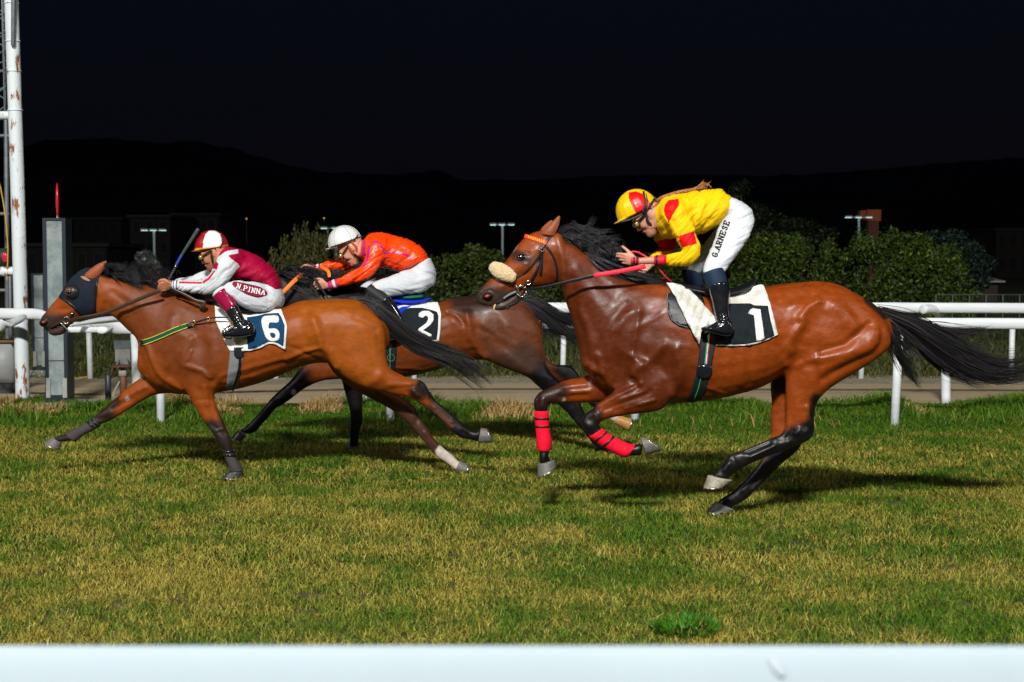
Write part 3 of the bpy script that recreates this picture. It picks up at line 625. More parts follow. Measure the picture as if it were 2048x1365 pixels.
nh6 = [(615, 625, 740, 625, .08), (632, 655, 766, 650, .115), (646, 690, 771, 688, .125), (657, 716, 773, 715, .12), (673, 740, 780, 737, .108), (703, 764, 805, 751, .088), (738, 779, 824, 760, .066), (768, 785, 838, 760, .052), (796, 791, 850, 767, .044),
       (815, 794, 857, 780, .043), (835, 804, 872, 802, .036), (857, 818, 887, 813, .03), (880, 841, 907, 831, .028), (896, 857, 926, 848, .03), (908, 867, 936, 856, .035), (921, 876, 944, 861, .03), (940, 880, 953, 862, .029), (954, 884, 960, 858, .033)]
fh6 = [(640, 700, 720, 740, .09), (668, 746, 745, 762, .08), (704, 777, 776, 779, .065), (742, 798, 802, 792, .05), (774, 815, 818, 804, .043), (800, 833, 832, 817, .043), (821, 853, 842, 838, .037), (844, 879, 861, 867, .03), (861, 900, 881, 891, .029), (873, 914, 897, 904, .034), (888, 923, 906, 911, .03), (905, 936, 916, 922, .028), (911, 941, 920, 923, .033)]
lofts6 = [(tor6, 0, .02, .92, .6), (neck6, 0, .06, 1, .5), (head6, 0, .03, .95, .7), (jaw6, 0, .012, 1, .7), (nf6, -.12, .045, 1, .4), (ff6, .11, .04, 1, .4), (nh6, -.115, .05, 1, .5), (fh6, .13, .04, 1, .4)]
st6 = [([(628, 640), (637, 668), (645, 690), (660, 707), (672, 733)], 8, -26), ([(572, 719), (610, 703), (640, 695)], 4, -10), ([(575, 692), (610, 707), (645, 727)], 4, 7), ([(709, 636), (733, 645), (754, 659)], 5, 8), ([(700, 628), (730, 652)], 12, -6),
 ([(762, 747), (751, 760), (735, 770)], 8, -12), ([(716, 749), (722, 765)], 6, -6), ([(607, 622)], 12, 16), ([(600, 650), (592, 690)], 16, 8), ([(616, 640), (620, 670)], 9, -10), ([(690, 690)], 34, 12), ([(740, 700)], 24, 8),
 ([(295, 692), (305, 721), (316, 745), (330, 760), (365, 777)], 5, -16), ([(345, 636), (341, 668), (330, 705), (335, 730)], 8, -12), ([(365, 728), (368, 703), (382, 676)], 7, -10), ([(375, 721), (382, 703)], 2.5, -8), ([(402, 688)], 26, 24), ([(335, 720), (340, 750)], 14, 12),
 ([(375, 733), (403, 742), (420, 755)], 5, -14), ([(421, 680), (428, 721), (424, 745)], 10, -14), ([(428, 772), (440, 757)], 6, -10), ([(383, 752)], 14, 10), ([(410, 775), (415, 810)], 4, -5, 'n'), ([(400, 780), (425, 850)], 5, 4, 'n'),
 ([(281, 715), (290, 745)], 8, 10), ([(390, 655), (360, 690)], 12, 7), ([(310, 600), (350, 640)], 14, 6), ([(250, 590), (300, 640)], 14, -6), ([(225, 585), (260, 610)], 6, 8), ([(194, 570), (205, 600), (200, 624)], 6, -10), ([(212, 606), (222, 620)], 6, 8), ([(240, 620), (275, 668)], 7, -8),
 ([(440, 752), (500, 735), (570, 715)], 4, -6), ([(470, 760), (540, 735), (590, 722)], 5, 6), ([(450, 765), (510, 752)], 4, -5), ([(480, 690), (480, 750)], 5, 3), ([(510, 700), (508, 745)], 5, 3), ([(495, 700), (494, 745)], 5, -3),
 ([(85, 645)], 4.5, -22), ([(79, 642), (84, 637), (94, 637), (98, 644), (94, 651), (84, 653)], 2.6, 7), ([(115, 620), (135, 618)], 4, 5), ([(125, 630), (150, 618)], 4, -5), ([(100, 656), (118, 648), (132, 642)], 2.5, -14),
 ([(870, 815), (905, 845)], 2.5, -6, 'n'), ([(830, 780), (845, 795)], 4, -6, 'n'), ([(450, 905), (462, 930)], 2.5, -4, 'n'), ([(842, 770), (850, 782)], 5, 6, 'n'), ([(826, 782), (835, 792)], 4, -8, 'n'), ([(815, 785), (825, 797)], 4, 5, 'n'), ([(860, 800), (900, 838)], 3, 5, 'n'), ([(872, 825), (905, 855)], 2.5, -7, 'n'), ([(925, 865), (935, 872)], 4, 6, 'n'),
 ([(835, 840), (830, 850)], 5, 6, 'f'), ([(850, 865), (882, 905)], 3, -6, 'f'), ([(420, 850), (448, 868)], 5, 6, 'n'), ([(430, 862), (450, 858)], 2.5, -5, 'n'), ([(395, 800), (430, 800)], 4, 3, 'n'), ([(195, 838), (212, 838)], 5, 6, 'f'), ([(240, 800), (290, 775)], 4, -6, 'f'), ([(225, 818), (262, 800)], 4, 5, 'f'), ([(780, 770), (820, 768)], 5, -6, 'n')]
G6 = (.022, .016, .014)
pt6 = [([(200, 548), (290, 570), (400, 600)], 2, 7, BK, 'b'), ([(715, 600), (745, 615)], 3, 7, DK, 'b'), ([(425, 868), (455, 900), (475, 950)], 18, 22, G6, 'n'), ([(448, 820), (455, 860)], 6, 14, DK, 'n'),
 ([(200, 838), (160, 860), (110, 885)], 18, 26, G6, 'f'), ([(225, 800), (205, 825)], 8, 18, DK, 'f'),
 ([(850, 775), (836, 785)], 11, 14, DK, 'n'), ([(850, 765), (885, 815), (930, 860), (965, 870)], 7, 14, BK, 'n'), ([(900, 850), (965, 872)], 14, 14, BK, 'n'), ([(865, 815), (900, 850)], 4, 10, (.08, .03, .018), 'n'),
 ([(700, 790), (760, 815), (830, 850)], 12, 30, (.05, .02, .012), 'f'), ([(815, 840), (880, 905)], 14, 20, (.06, .024, .015), 'f'), ([(888, 906), (925, 940)], 14, 5, (.55, .48, .42), 'f'),
 ([(90, 650), (120, 655)], 14, 22, (.04, .022, .018), 'b'), ([(86, 645)], 6, 3, (.03, .015, .015), 'b'), ([(87, 645)], 1.5, 2, (.22, .03, .03), 'b'), ([(600, 722), (660, 750), (720, 780)], 9, 12, (.04, .018, .012), 'f'), ([(255, 797)], 3, 3, (.3, .28, .25), 'f'),
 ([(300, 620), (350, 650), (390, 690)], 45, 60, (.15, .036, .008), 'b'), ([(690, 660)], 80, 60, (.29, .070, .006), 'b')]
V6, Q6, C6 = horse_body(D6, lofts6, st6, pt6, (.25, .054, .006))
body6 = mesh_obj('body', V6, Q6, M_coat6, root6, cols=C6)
bvh6 = BVHTree.FromPolygons(V6.tolist(), Q6.tolist()); cast6 = caster(bvh6, D6)
hoof(D6, -.12, ((455, 944), (486, 944)), ((443, 957), (483, 957)), M_hoofd, root6)
hoof(D6, .11, ((105, 874), (124, 887)), ((87, 887), (119, 899)), M_hoof, root6, .046)
hoof(D6, -.115, ((957, 886), (962, 856)), ((984, 886), (974, 858)), M_hoof, root6, .046)
hoof(D6, .13, ((911, 943), (920, 922)), ((934, 951), (937, 930)), M_hoof, root6, .046)
M_ = lambda R, dy, mt, nm='leg_boot': M_obj(nm, ribs(D6, R, dy, grow=.006, cap=.15), mt, root6)
b = M_([(448, 902, 467, 902, .031), (453, 918, 471, 916, .031), (458, 931, 480, 931, .036), (461, 943, 485, 942, .034)], -.12, M_gbt)
for k in (0, 1): M_obj('strap', ribs(D6, [(447 + 3 * k, 901 + 7 * k, 468 + 2 * k, 901 + 7 * k, .032), (448 + 3 * k, 905 + 7 * k, 469 + 2 * k, 905 + 7 * k, .032)], -.12, grow=.010, cap=.05, n=1), M_patent, b)
b = M_([(189, 836, 199, 850, .034), (176, 845, 193, 856, .031), (160, 854, 178, 864, .031), (143, 862, 162, 873, .032), (133, 867, 150, 883, .036)], .11, M_gbt)
for k in (0, 1): M_obj('strap', ribs(D6, [(187 - 8 * k, 838 + 5 * k, 199 - 7 * k, 850 + 4 * k, .033), (184 - 8 * k, 840 + 5 * k, 196 - 7 * k, 852 + 4 * k, .033)], .11, grow=.010, cap=.05, n=1), M_blk, b)
hair('mane', D6, [(1, [(198 + 12 * i, 547 + 3.6 * i, -.01), (210 + 12 * i, 538 + 3.4 * i, -.03), (232 + 12 * i, 541 + 3.6 * i, -.05), (256 + 11 * i, 556 + 3.3 * i, -.05)]) for i in range(6)], 420, lambda s: .01 + .035 * s, .002, M_hairg, root6, seed=5, wave=.03)
hair('mane', D6, [(1, [(250 + 14 * i, 562 + 4 * i, -.01), (262 + 14 * i, 545 + 4 * i, -.02), (282 + 13 * i, 534 + 5 * i, -.03), (310 + 8 * i, 552 + 4 * i, -.04)]) for i in range(5)], 420, lambda s: .012 + .035 * s, .0017, M_hairg, root6, seed=6, wave=.03)
hair('mane', D6, [(1, [(300 + 22 * i, 572 + 4.5 * i, -.03), (335 + 20 * i, 580 + 5 * i, -.05), (372 + 16 * i, 594 + 4 * i, -.06)]) for i in range(4)], 260, lambda s: .01 + .01 * s, .0018, M_hair, root6, seed=16, wave=.01)
hair('tail', D6, [(6, [(700, 601, 0), (745, 609, 0), (783, 643, 0), (824, 677, .0), (863, 697, .0), (905, 712, .0), (950, 738, .0), (992, 780, .0)]),
                  (3, [(712, 604, 0), (755, 622, 0), (800, 660, 0), (845, 690, 0), (890, 710, 0), (940, 726, 0), (1000, 748, 0)]),
                  (1.5, [(710, 604, 0), (752, 625, 0), (795, 665, 0), (850, 694, 0), (905, 724, 0), (960, 760, 0), (988, 782, 0)])], 1100, lambda s: .010 + .019 * math.sin(min(s + .1, .9) * 2.2), .0022, M_hair, root6, seg=16, seed=7, wave=.022)
horse_ear(D6, [(166, 552, 194, 560, .028), (172, 546, 199, 553, .028), (184, 536, 205, 544, .023), (198, 527, 211, 533, .013), (212, 522, 213.5, 524, .003)], -.05, root6, False)
hood = patch('blinker_hood', [[(117, 593), (122, 585), (132, 570), (143, 555), (160, 541), (172, 535.5), (184, 535.5), (200, 547), (196, 560), (192, 585), (190.5, 625), (176, 634), (163, 632), (152, 620), (143, 611), (130, 602)]], cast6, .006, 3.5, M_hood, root6, .006, smooth_it=2)
strap('hood_binding', [(119, 594), (131, 602), (144, 612), (153, 621), (163, 631)], 4, cast6, M_blk, hood, off=.012)
strap('hood_binding', [(196, 552), (192, 575), (190, 600), (189, 624)], 4, cast6, M_blk, hood, off=.012)
nostril(D6, cast6, 88, 645, 7.5, 5, -.3, root6)
strap('mouth_line', [(95, 663), (103, 657), (114, 650), (128, 643)], 1.6, cast6, M_nost, root6, off=.003, thick=.002)
hc = cast6(146, 585)[0]
V, q, t = ellipsoid((hc.x, hc.y + .012, hc.z), (.056, .055, .058)); M_obj('eye_cup', (V, q, t), mat('blinker_cup', (.010, .014, .02), .35, spec=.6), hood)
M_obj('eye_opening', ellipsoid((hc.x - .018, hc.y - .030, hc.z + .004), (.034, .022, .034)), mat('brown_face_skin', (.10, .035, .02), .4), hood)
M_obj('eye', ellipsoid((hc.x - .016, hc.y - .044, hc.z + .002), (.02, .013, .018)), M_eye, root6)
patch('ear_hole_trim', [smooth_poly([(161, 554), (168, 553), (178, 559), (180, 563), (170, 561)])], cast6, .016, 2.5, mat('pale_lining', (.30, .16, .12), .7), hood, .003)
br6 = strap('bridle', [(146, 625), (141, 634), (135, 640)], 5, cast6, M_brn, root6, off=.008)
hy6 = cast6(135, 640)
hy6 = (hy6[0].y if hy6[0] else D6 - .05) - D6 - .02
ring('bit_ring', D6, 133, 641, 6, 7, hy6, M_steel, br6, .004); ring('bit_ring', D6, 144, 624, 3.5, 3.5, hy6 - .01, M_steel, br6, .003)
M_obj('bit_bar', tube(D6, [(122, 647, 1.2, hy6), (131, 656, 1.2, hy6), (140, 665, 1.2, hy6)]), M_steel, br6)
M_obj('rein', tube(D6, [(138, 641, 3.0, hy6), (160, 636, 3.2, -.10), (190, 631, 3.4, -.13), (222, 622, 3.8, -.15), (270, 602, 3.8, -.18), (320, 581, 4.0, -.2)], flat=.3), M_brn, br6)
M_obj('rein_end', tube(D6, [(345, 578, 1.5, -.2), (370, 590, 3, -.2), (392, 602, 3.6, -.2), (408, 606, 4.5, -.2), (404, 614, 4, -.2), (397, 610, 3, -.19)], flat=.4), M_brn, br6)
bp6 = strap('breast_strap', [(281, 687, 11), (300, 681, 11), (325, 671, 10.5), (350, 660, 10), (379, 650, 9)], 10, cast6, M_green, root6, off=.008)
for s_ in (-4.6, 4.6): strap('yellow_edging', [(284, 686 + s_ * 1.05), (300, 681 + s_), (325, 671 + s_), (350, 660 + s_), (377, 650.5 + s_ * .9)], 1.4, cast6, M_yel, bp6, off=.013, thick=.003)
strap('strap_tip', [(374, 652), (388, 648)], 9, cast6, M_blk, bp6, off=.014); strap('strap_tip', [(280, 688), (287, 686)], 10, cast6, M_blk, bp6, off=.014)
M_obj('connecting_strap', tube(D6, [(386, 647, 1.8, -.2), (405, 641, 1.8, -.23), (425, 636, 1.6, -.25), (455, 635, 1.4, -.27)], flat=.5), M_blk, bp6)
for x, y in ((388, 646), (417, 638)): ring('brass_ring', D6, x, y, 2.8, 3.2, -.25, M_brass, bp6, .0022)
M_obj('saddle', [ribs(D6, [(422, 598, 424, 612, .08), (450, 600, 454, 622, .15), (490, 610, 494, 628, .17), (530, 616, 534, 628, .15), (556, 616, 558, 624, .09)], 0, cap=.6)], M_blk, root6)
nc6 = patch('number_cloth', [[(429, 603), (445, 606), (480, 620), (520, 622), (562, 618), (567, 632), (572, 645), (574, 656), (571, 700), (563, 697), (555, 692), (546, 688.5), (538, 688), (528, 693), (515, 699), (500, 702), (480, 703), (459, 702), (450, 684), (440, 662), (431, 642)]], cast6, .012, 4.5, M_wht, root6, .004, .005, seed=3, smooth_it=6)
cn6 = on(nc6, D6)
patch('navy_panel', [[(494, 635), (515, 632), (530, 628), (557, 626), (563, 635), (569, 650), (568, 675), (566.5, 693), (556, 687), (546, 684), (537, 683.5), (526, 689), (512, 696), (496, 699), (494, 670)]], cn6, .003, 4, M_navy, nc6, .002, .003, smooth_it=0)
patch('number', [smooth_poly([(523, 645), (524, 637), (530, 632), (543, 631), (556, 632), (557, 644), (547, 645.5), (540, 645), (537, 650), (538, 658), (549, 657), (557, 662), (559.5, 671), (557, 680), (549, 683), (538, 681.5), (531, 674), (526, 660)], 2),
                 smooth_poly([(540, 667), (548, 666.5), (551, 671), (549, 676.5), (543, 675.5)], 2)], cn6, .009, 3, M_wht, nc6, .002, smooth_it=0)
girth6 = patch('girth', [[(460, 680), (489, 681), (487, 710), (480, 745), (473, 776), (468, 780), (453, 779), (455, 750), (459, 715)]], cast6, .008, 4, M_gry, root6, .006)
patch('girth_point', [[(468, 695), (487, 695), (487, 711), (482, 717), (473, 717), (468, 711)]], cast6, .018, 4, M_char, girth6, .004)
strap('girth_strap', [(480, 716), (478, 740), (471, 765), (465, 782)], 5, cast6, M_blk, girth6, off=.017)
strap('stirrup_leather', [(457, 628), (459, 640), (461, 656)], 4, on(nc6, D6), mat('tan_webbing', (.5, .33, .16), .7), root6, off=.02)

# ================================================================== HORSE 2
D2 = 12.35
root2 = thing('horse', 'dark bay horse wearing cloth number 2, running behind and half hidden by the hooded leader', 'horse', (W(830, 900, D2).x, D2, 0), 'racehorses galloping on the turf')
head2 = [(545, 556, 560, 630, .08), (525, 562, 540, 634, .088), (507, 574, 522, 638, .085), (492, 590, 506, 642, .065), (478, 604, 492, 646, .052), (466, 616, 480, 650, .048), (458, 626, 470, 650, .036)]
neck2 = [(538, 556, 560, 630, .075), (565, 549, 575, 645, .085), (600, 546, 592, 660, .095), (640, 553, 606, 678, .11), (675, 566, 614, 700, .13), (710, 574, 625, 725, .15), (740, 580, 650, 745, .16)]
tor2 = [(640, 640, 618, 728, .09), (668, 592, 640, 748, .16), (715, 577, 690, 760, .20), (760, 587, 740, 763, .23), (800, 600, 790, 757, .25), (840, 606, 840, 749, .26), (880, 604, 885, 737, .26), (908, 595, 915, 725, .25), (932, 592, 945, 721, .24), (962, 591, 985, 720, .23), (1000, 593, 1020, 722, .21), (1036, 600, 1045, 718, .17), (1060, 614, 1065, 705, .12), (1074, 636, 1075, 690, .08)]
nh2 = [(935, 615, 1052, 620, .08), (942, 650, 1080, 655, .115), (948, 685, 1085, 688, .12), (968, 716, 1091, 722, .115), (1015, 739, 1101, 745, .10), (1052, 753, 1114, 758, .083), (1076, 773, 1128, 773, .06), (1100, 796, 1146, 789, .048), (1119, 812, 1158, 803, .044), (1135, 827, 1167, 821, .038), (1150, 845, 1175, 835, .031), (1166, 862, 1191, 850, .028), (1182, 884, 1206, 872, .03), (1196, 897, 1219, 884, .034), (1215, 905, 1229, 890, .03)]
fh2 = [(1020, 680, 1080, 690, .08), (1060, 722, 1104, 727, .07), (1088, 748, 1138, 731, .05), (1115, 762, 1156, 746, .044), (1140, 778, 1166, 765, .035), (1165, 798, 1185, 786, .03), (1194, 821, 1212, 811, .029), (1209, 833, 1228, 823, .034), (1226, 844, 1240, 832, .03)]
nf2 = [(640, 690, 712, 740, .09), (618, 715, 690, 756, .08), (598, 739, 645, 762, .064), (580, 762, 612, 776, .054), (558, 782, 586, 795, .047), (537, 803, 566, 809, .044), (525, 818, 551, 818, .037), (513, 832, 537, 835, .03), (500, 846, 521, 853, .03), (489, 855, 513, 863, .034), (480, 860, 500, 869, .03)]
ff2 = [(676, 700, 742, 735, .08), (680, 740, 738, 762, .075), (686, 772, 727, 784, .06), (696, 805, 725, 806, .046), (700, 826, 725, 826, .042), (701, 844, 726, 843, .045), (701, 859, 721, 858, .036), (700, 875, 718, 875, .03), (699, 886, 717, 886, .034), (698, 893, 717, 893, .031)]
lofts2 = [(tor2, 0, .02, .92, .6), (neck2, 0, .06, 1, .5), (head2, 0, .03, .95, .7), (nf2, -.12, .045, 1, .4), (ff2, .11, .04, 1, .4), (nh2, -.115, .05, 1, .5), (fh2, .13, .04, 1, .4),
          ([(535, 556, 552, 560, .02), (540, 548, 552, 552, .012), (548, 545, 551, 546, .003)], -.05, .018, 1, .3)]
st2 = [([(934, 630), (938, 650), (942, 674), (955, 697), (970, 714)], 7, -26), ([(956, 656), (984, 670)], 6, 10), ([(895, 625), (912, 630), (928, 647)], 4, 12), ([(905, 640), (925, 665)], 8, -8), ([(980, 690)], 22, 12), ([(1000, 630), (1020, 660)], 14, -8), ([(1040, 640), (1060, 680)], 12, 8), ([(1010, 710), (1060, 745)], 8, -8),
 ([(790, 735), (850, 740), (890, 725)], 3, -6), ([(1090, 735), (1105, 755)], 5, -6), ([(615, 755), (600, 770)], 5, 6), ([(590, 785), (575, 800)], 4, -5), ([(950, 700), (930, 710)], 6, 8), ([(710, 800), (712, 840)], 3, 5), ([(714, 845)], 7, 6), ([(545, 808)], 8, 6), ([(560, 800), (600, 772)], 3, -6), ([(1140, 810)], 7, 6), ([(1150, 840), (1185, 880)], 3, -6), ([(990, 640), (1000, 690)], 12, 8), ([(965, 650), (1000, 675), (1030, 690)], 6, -6)]
D2K = (.03, .013, .011)
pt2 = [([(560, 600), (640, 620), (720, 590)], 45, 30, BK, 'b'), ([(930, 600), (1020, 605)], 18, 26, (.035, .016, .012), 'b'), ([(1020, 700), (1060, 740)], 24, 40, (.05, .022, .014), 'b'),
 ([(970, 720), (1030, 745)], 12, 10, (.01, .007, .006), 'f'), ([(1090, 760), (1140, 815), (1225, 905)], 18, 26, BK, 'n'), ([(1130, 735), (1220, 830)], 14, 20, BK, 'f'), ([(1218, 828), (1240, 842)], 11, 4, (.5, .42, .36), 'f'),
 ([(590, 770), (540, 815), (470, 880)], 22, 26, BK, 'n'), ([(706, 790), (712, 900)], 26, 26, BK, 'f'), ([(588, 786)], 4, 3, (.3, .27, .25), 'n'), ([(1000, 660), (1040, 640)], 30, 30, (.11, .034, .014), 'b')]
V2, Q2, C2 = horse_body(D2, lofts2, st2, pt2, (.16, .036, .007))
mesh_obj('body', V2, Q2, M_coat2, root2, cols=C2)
bvh2 = BVHTree.FromPolygons(V2.tolist(), Q2.tolist()); cast2 = caster(bvh2, D2)
hoof(D2, -.12, ((475, 861), (493, 872)), ((461, 877), (483, 883)), M_hoofd, root2, .046); hoof(D2, .11, ((696, 893), (718, 893)), ((688, 902), (716, 902)), M_hoofd, root2)
hoof(D2, -.115, ((1214, 907), (1229, 888)), ((1238, 916), (1244, 896)), M_hoofd, root2, .046); hoof(D2, .13, ((1226, 846), (1241, 832)), ((1257, 863), (1264, 838)), M_hoofo, root2, .046)
hair('mane', D2, [(1, [(552 + 18 * i, 552 + 2 * i, -.02), (566 + 18 * i, 545 + 2.6 * i, -.07), (590 + 18 * i, 556 + 2.6 * i, -.11), (622 + 16 * i, 578 + 1.5 * i, -.13)]) for i in range(8)], 900, lambda s: .012 + .045 * s, .0024, M_hair, root2, seed=8, wave=.03)
hair('tail', D2, [(5, [(1026, 597, 0), (1062, 606, 0), (1098, 630, .0), (1130, 648, .0), (1170, 662, .0), (1230, 690, 0)]), (3, [(1036, 600, 0), (1068, 618, 0), (1106, 650, 0), (1140, 674, .0), (1180, 700, .0)])], 900, lambda s: .012 + .026 * math.sin(min(s + .1, .9) * 2.2), .0022, M_hair, root2, seg=14, seed=9, wave=.015)
M_obj('saddle', [ribs(D2, [(740, 578, 742, 592, .10), (770, 586, 774, 604, .17), (810, 596, 813, 612, .18), (846, 597, 849, 606, .14), (861, 595, 862, 600, .05)], 0, cap=.6)], M_blue, root2)
M_obj('saddle_pad', [ribs(D2, [(785, 586, 786, 600, .14), (820, 587, 821, 602, .17), (846, 588, 847, 597, .15)], 0, cap=.3)], M_dgr, root2)
patch('saddle_flap', [[(796, 606), (826, 601), (858, 596), (845, 604), (826, 610), (812, 618), (800, 628), (790, 648), (780, 630)]], cast2, .022, 4, M_blue, root2, .006)
nc2 = patch('number_cloth', [[(780, 618), (798, 612), (812, 609.5), (845, 605), (875, 604.5), (879, 615), (882, 628), (881, 655), (878, 683), (850, 684), (815, 682), (782, 678)]], cast2, .012, 4, M_wht, root2, .004, .004, seed=4, smooth_it=6)
cn2 = on(nc2, D2)
patch('black_panel', [[(784, 628), (800, 622), (820, 616), (845, 616), (862, 620), (874, 624), (877, 632), (876, 660), (873, 680), (845, 680), (815, 678), (784, 674)]], cn2, .003, 4, M_char, nc2, .002, smooth_it=0)
patch('number', [[(838, 627), (844, 622), (858, 622), (867, 629), (867, 641), (861, 650), (846, 661), (863, 669), (862, 675), (836, 662), (837, 658), (852, 647), (856, 640), (856, 634), (852, 631), (845, 636), (837, 633)]], cn2, .006, 3, M_wht, nc2, .002, smooth_it=0)
g2 = patch('girth', [[(773, 676), (795, 676), (793, 710), (790, 742), (772, 740), (772, 700)]], cast2, .008, 4, M_char, root2, .006)
strap('green_stripe', [(780, 680), (780, 740)], 1.6, cast2, mat('g2', (.02, .35, .15), .6), g2, off=.012, thick=.002)
strap('red_stripe', [(783, 680), (783, 700)], 1.6, cast2, mat('r2', (.6, .02, .03), .6), g2, off=.012, thick=.002)
ring('buckle_outline', D2, 782, 716, 7, 7, cast2(783, 716)[0].y - D2 - .02, M_gry, g2, .0015)
# ================================================================== riders
M_skin = mat('skin', (.52, .25, .16), .5, noise=.15, nscale=30, sss=.15, bump=.1, bscale=120, bdist=.003)
M_br = mat('white_breeches', (.58, .62, .66), .7, spec=.15, noise=.08, nscale=14, bump=.25, bscale=40, bdist=.006)
M_glass = mat('goggle_lens', (.42, .27, .05), .12, metal=.3, coat=1)
M_frame = mat('goggle_frame', (.02, .018, .018), .3)
M_gsilver = mat('goggle_rim', (.5, .48, .44), .25, metal=.7)
M_hairb = mat('auburn_hair', (.36, .16, .05), .5, noise=.5, nscale=60)
M_hairv = mat('auburn_strands', vcol=True, rough=.45)
M_strapb = mat('helmet_strap', (.015, .015, .018), .5)
def ribbon(name, strokes, cast, mt, parent, off=.004, thick=.002):
    V = []; F = []
    for pts, wd in strokes:
        P = np.array(densify(pts, 1.2, False), float)
        if len(P) < 2: continue
        T = np.gradient(P, axis=0); T /= np.linalg.norm(T, axis=1)[:, None] + 1e-9; N_ = np.c_[-T[:, 1], T[:, 0]] * wd / 2
        P[0] -= T[0] * wd * .3; P[-1] += T[-1] * wd * .3
        last = None; s = len(V); ys = []
        for p in P:
            h, n_ = cast(p[0], p[1]); ys.append(h.y if h else None)
        good = [y for y in ys if y is not None]
        if not good: continue
        for i, p in enumerate(P):
            y = ys[i] if ys[i] is not None else good[0]
            for sg in (1, -1): V.append(W(p[0] + sg * N_[i][0], p[1] + sg * N_[i][1], y - off))
        for i in range(len(P) - 1): a = s + 2 * i; F.append((a, a + 1, a + 3)); F.append((a, a + 3, a + 2))
    V = np.array([tuple(v) for v in V]); V, F = shell(V, np.array(F), thick)
    return mesh_obj(name, V, F, mt, parent, False)
GL = {  # slab letters on a 0..1 box, y up
 'N': [[(.15, 0), (.15, 1)], [(.15, 1), (.85, 0)], [(.85, 0), (.85, 1)], [(0, 0), (.3, 0)], [(0, 1), (.2, 1)], [(.7, 1), (1, 1)]],
 'P': [[(.2, 0), (.2, 1)], [(.2, 1), (.7, 1), (.9, .8), (.7, .5), (.2, .5)], [(0, 0), (.42, 0)], [(0, 1), (.2, 1)]],
 'I': [[(.5, 0), (.5, 1)], [(.2, 0), (.8, 0)], [(.2, 1), (.8, 1)]],
 'A': [[(.1, 0), (.5, 1), (.9, 0)], [(.27, .35), (.73, .35)], [(-.05, 0), (.28, 0)], [(.72, 0), (1.05, 0)]],
 'G': [[(.9, .8), (.6, 1), (.25, .9), (.1, .5), (.25, .1), (.6, 0), (.9, .15), (.9, .45), (.6, .45)]],
 'R': [[(.2, 0), (.2, 1)], [(.2, 1), (.7, 1), (.88, .78), (.7, .52), (.2, .52)], [(.5, .52), (.9, 0)], [(0, 0), (.4, 0)], [(0, 1), (.2, 1)]],
 'E': [[(.2, 0), (.2, 1)], [(0, 1), (.85, 1), (.85, .8)], [(.2, .52), (.6, .52)], [(0, 0), (.88, 0), (.88, .22)]],
 'S': [[(.85, .78), (.6, 1), (.25, .92), (.2, .68), (.75, .38), (.8, .12), (.45, 0), (.12, .2)]], '.': [[(.4, 0), (.55, .06)]]}
def lettering(name, text, path, h, wd, cast, mt, parent, up, off=.009):
    P = np.array(densify(path, .5, False)); n = len(P); st = []; adv = [(.45 if c == '.' else (.75 if c == 'I' else 1)) for c in text]; tot = sum(adv); pos = 0
    for c, a in zip(text, adv):
        t0, t1 = pos / tot, (pos + a) / tot; pos += a; i0, i1 = int(t0 * (n - 1)), int(t1 * (n - 1)); A, B = P[i0], P[i1]; d = (B - A)
        u = np.array((d[1], -d[0])); u = u / np.linalg.norm(u) * h
        if np.dot(u, up) < 0: u = -u
        for s in GL[c]: st.append(([tuple(A + d * (.08 + .8 * x) + u * y) for x, y in s], wd))
    return ribbon(name, st, cast, mt, parent, off)

def frame(D, c, al, sc, dy=0):
    o = np.array(W(c[0], c[1], D + dy)); f = np.array((-math.cos(al), 0, -math.sin(al))); u = np.array((-math.sin(al), 0, math.cos(al))); l = np.array((0, 1., 0))
    R = np.stack([f, l, u], 1) * sc
    return lambda p: tuple(o + R @ np.array(p)), R, o
def head_parts(T, R):
    E = lambda c, r: ellipsoid(T(c), r, R); tb = lambda P: tube(0, [T(p[:3]) + (p[3],) for p in P], n=3, N=12, world=True)
    return [(E((-.012, 0, .03), (.098, .076, .090)), .02), (E((.040, 0, -.018), (.050, .056, .078)), .03), (E((.062, 0, -.085), (.028, .032, .03)), .03),
            (tb([(-.03, -.05, -.03, .022), (.0, -.052, -.065, .020), (.055, -.02, -.098, .017)]), .03), (tb([(-.03, .05, -.03, .022), (.0, .052, -.065, .020), (.055, .02, -.098, .017)]), .03),
            (E((.078, 0, -.098), (.016, .018, .015)), .015), (tb([(.084, 0, .016, .009), (.098, 0, -.010, .010), (.108, 0, -.030, .012)]), .012),
            (E((.098, -.013, -.034), (.013, .009, .009)), .006), (E((.098, .013, -.034), (.013, .009, .009)), .006),
            (E((.090, 0, -.056), (.013, .024, .006)), .006), (E((.086, 0, -.070), (.013, .021, .007)), .006),
            (tb([(.072, -.045, .028, .010), (.090, 0, .024, .011), (.072, .045, .028, .010)]), .015), (E((.062, -.036, -.026), (.024, .018, .02)), .025), (E((.062, .036, -.026), (.024, .018, .02)), .025),
            (E((-.012, -.076, -.008), (.020, .010, .031)), .008), (E((-.012, .076, -.008), (.020, .010, .031)), .008)]
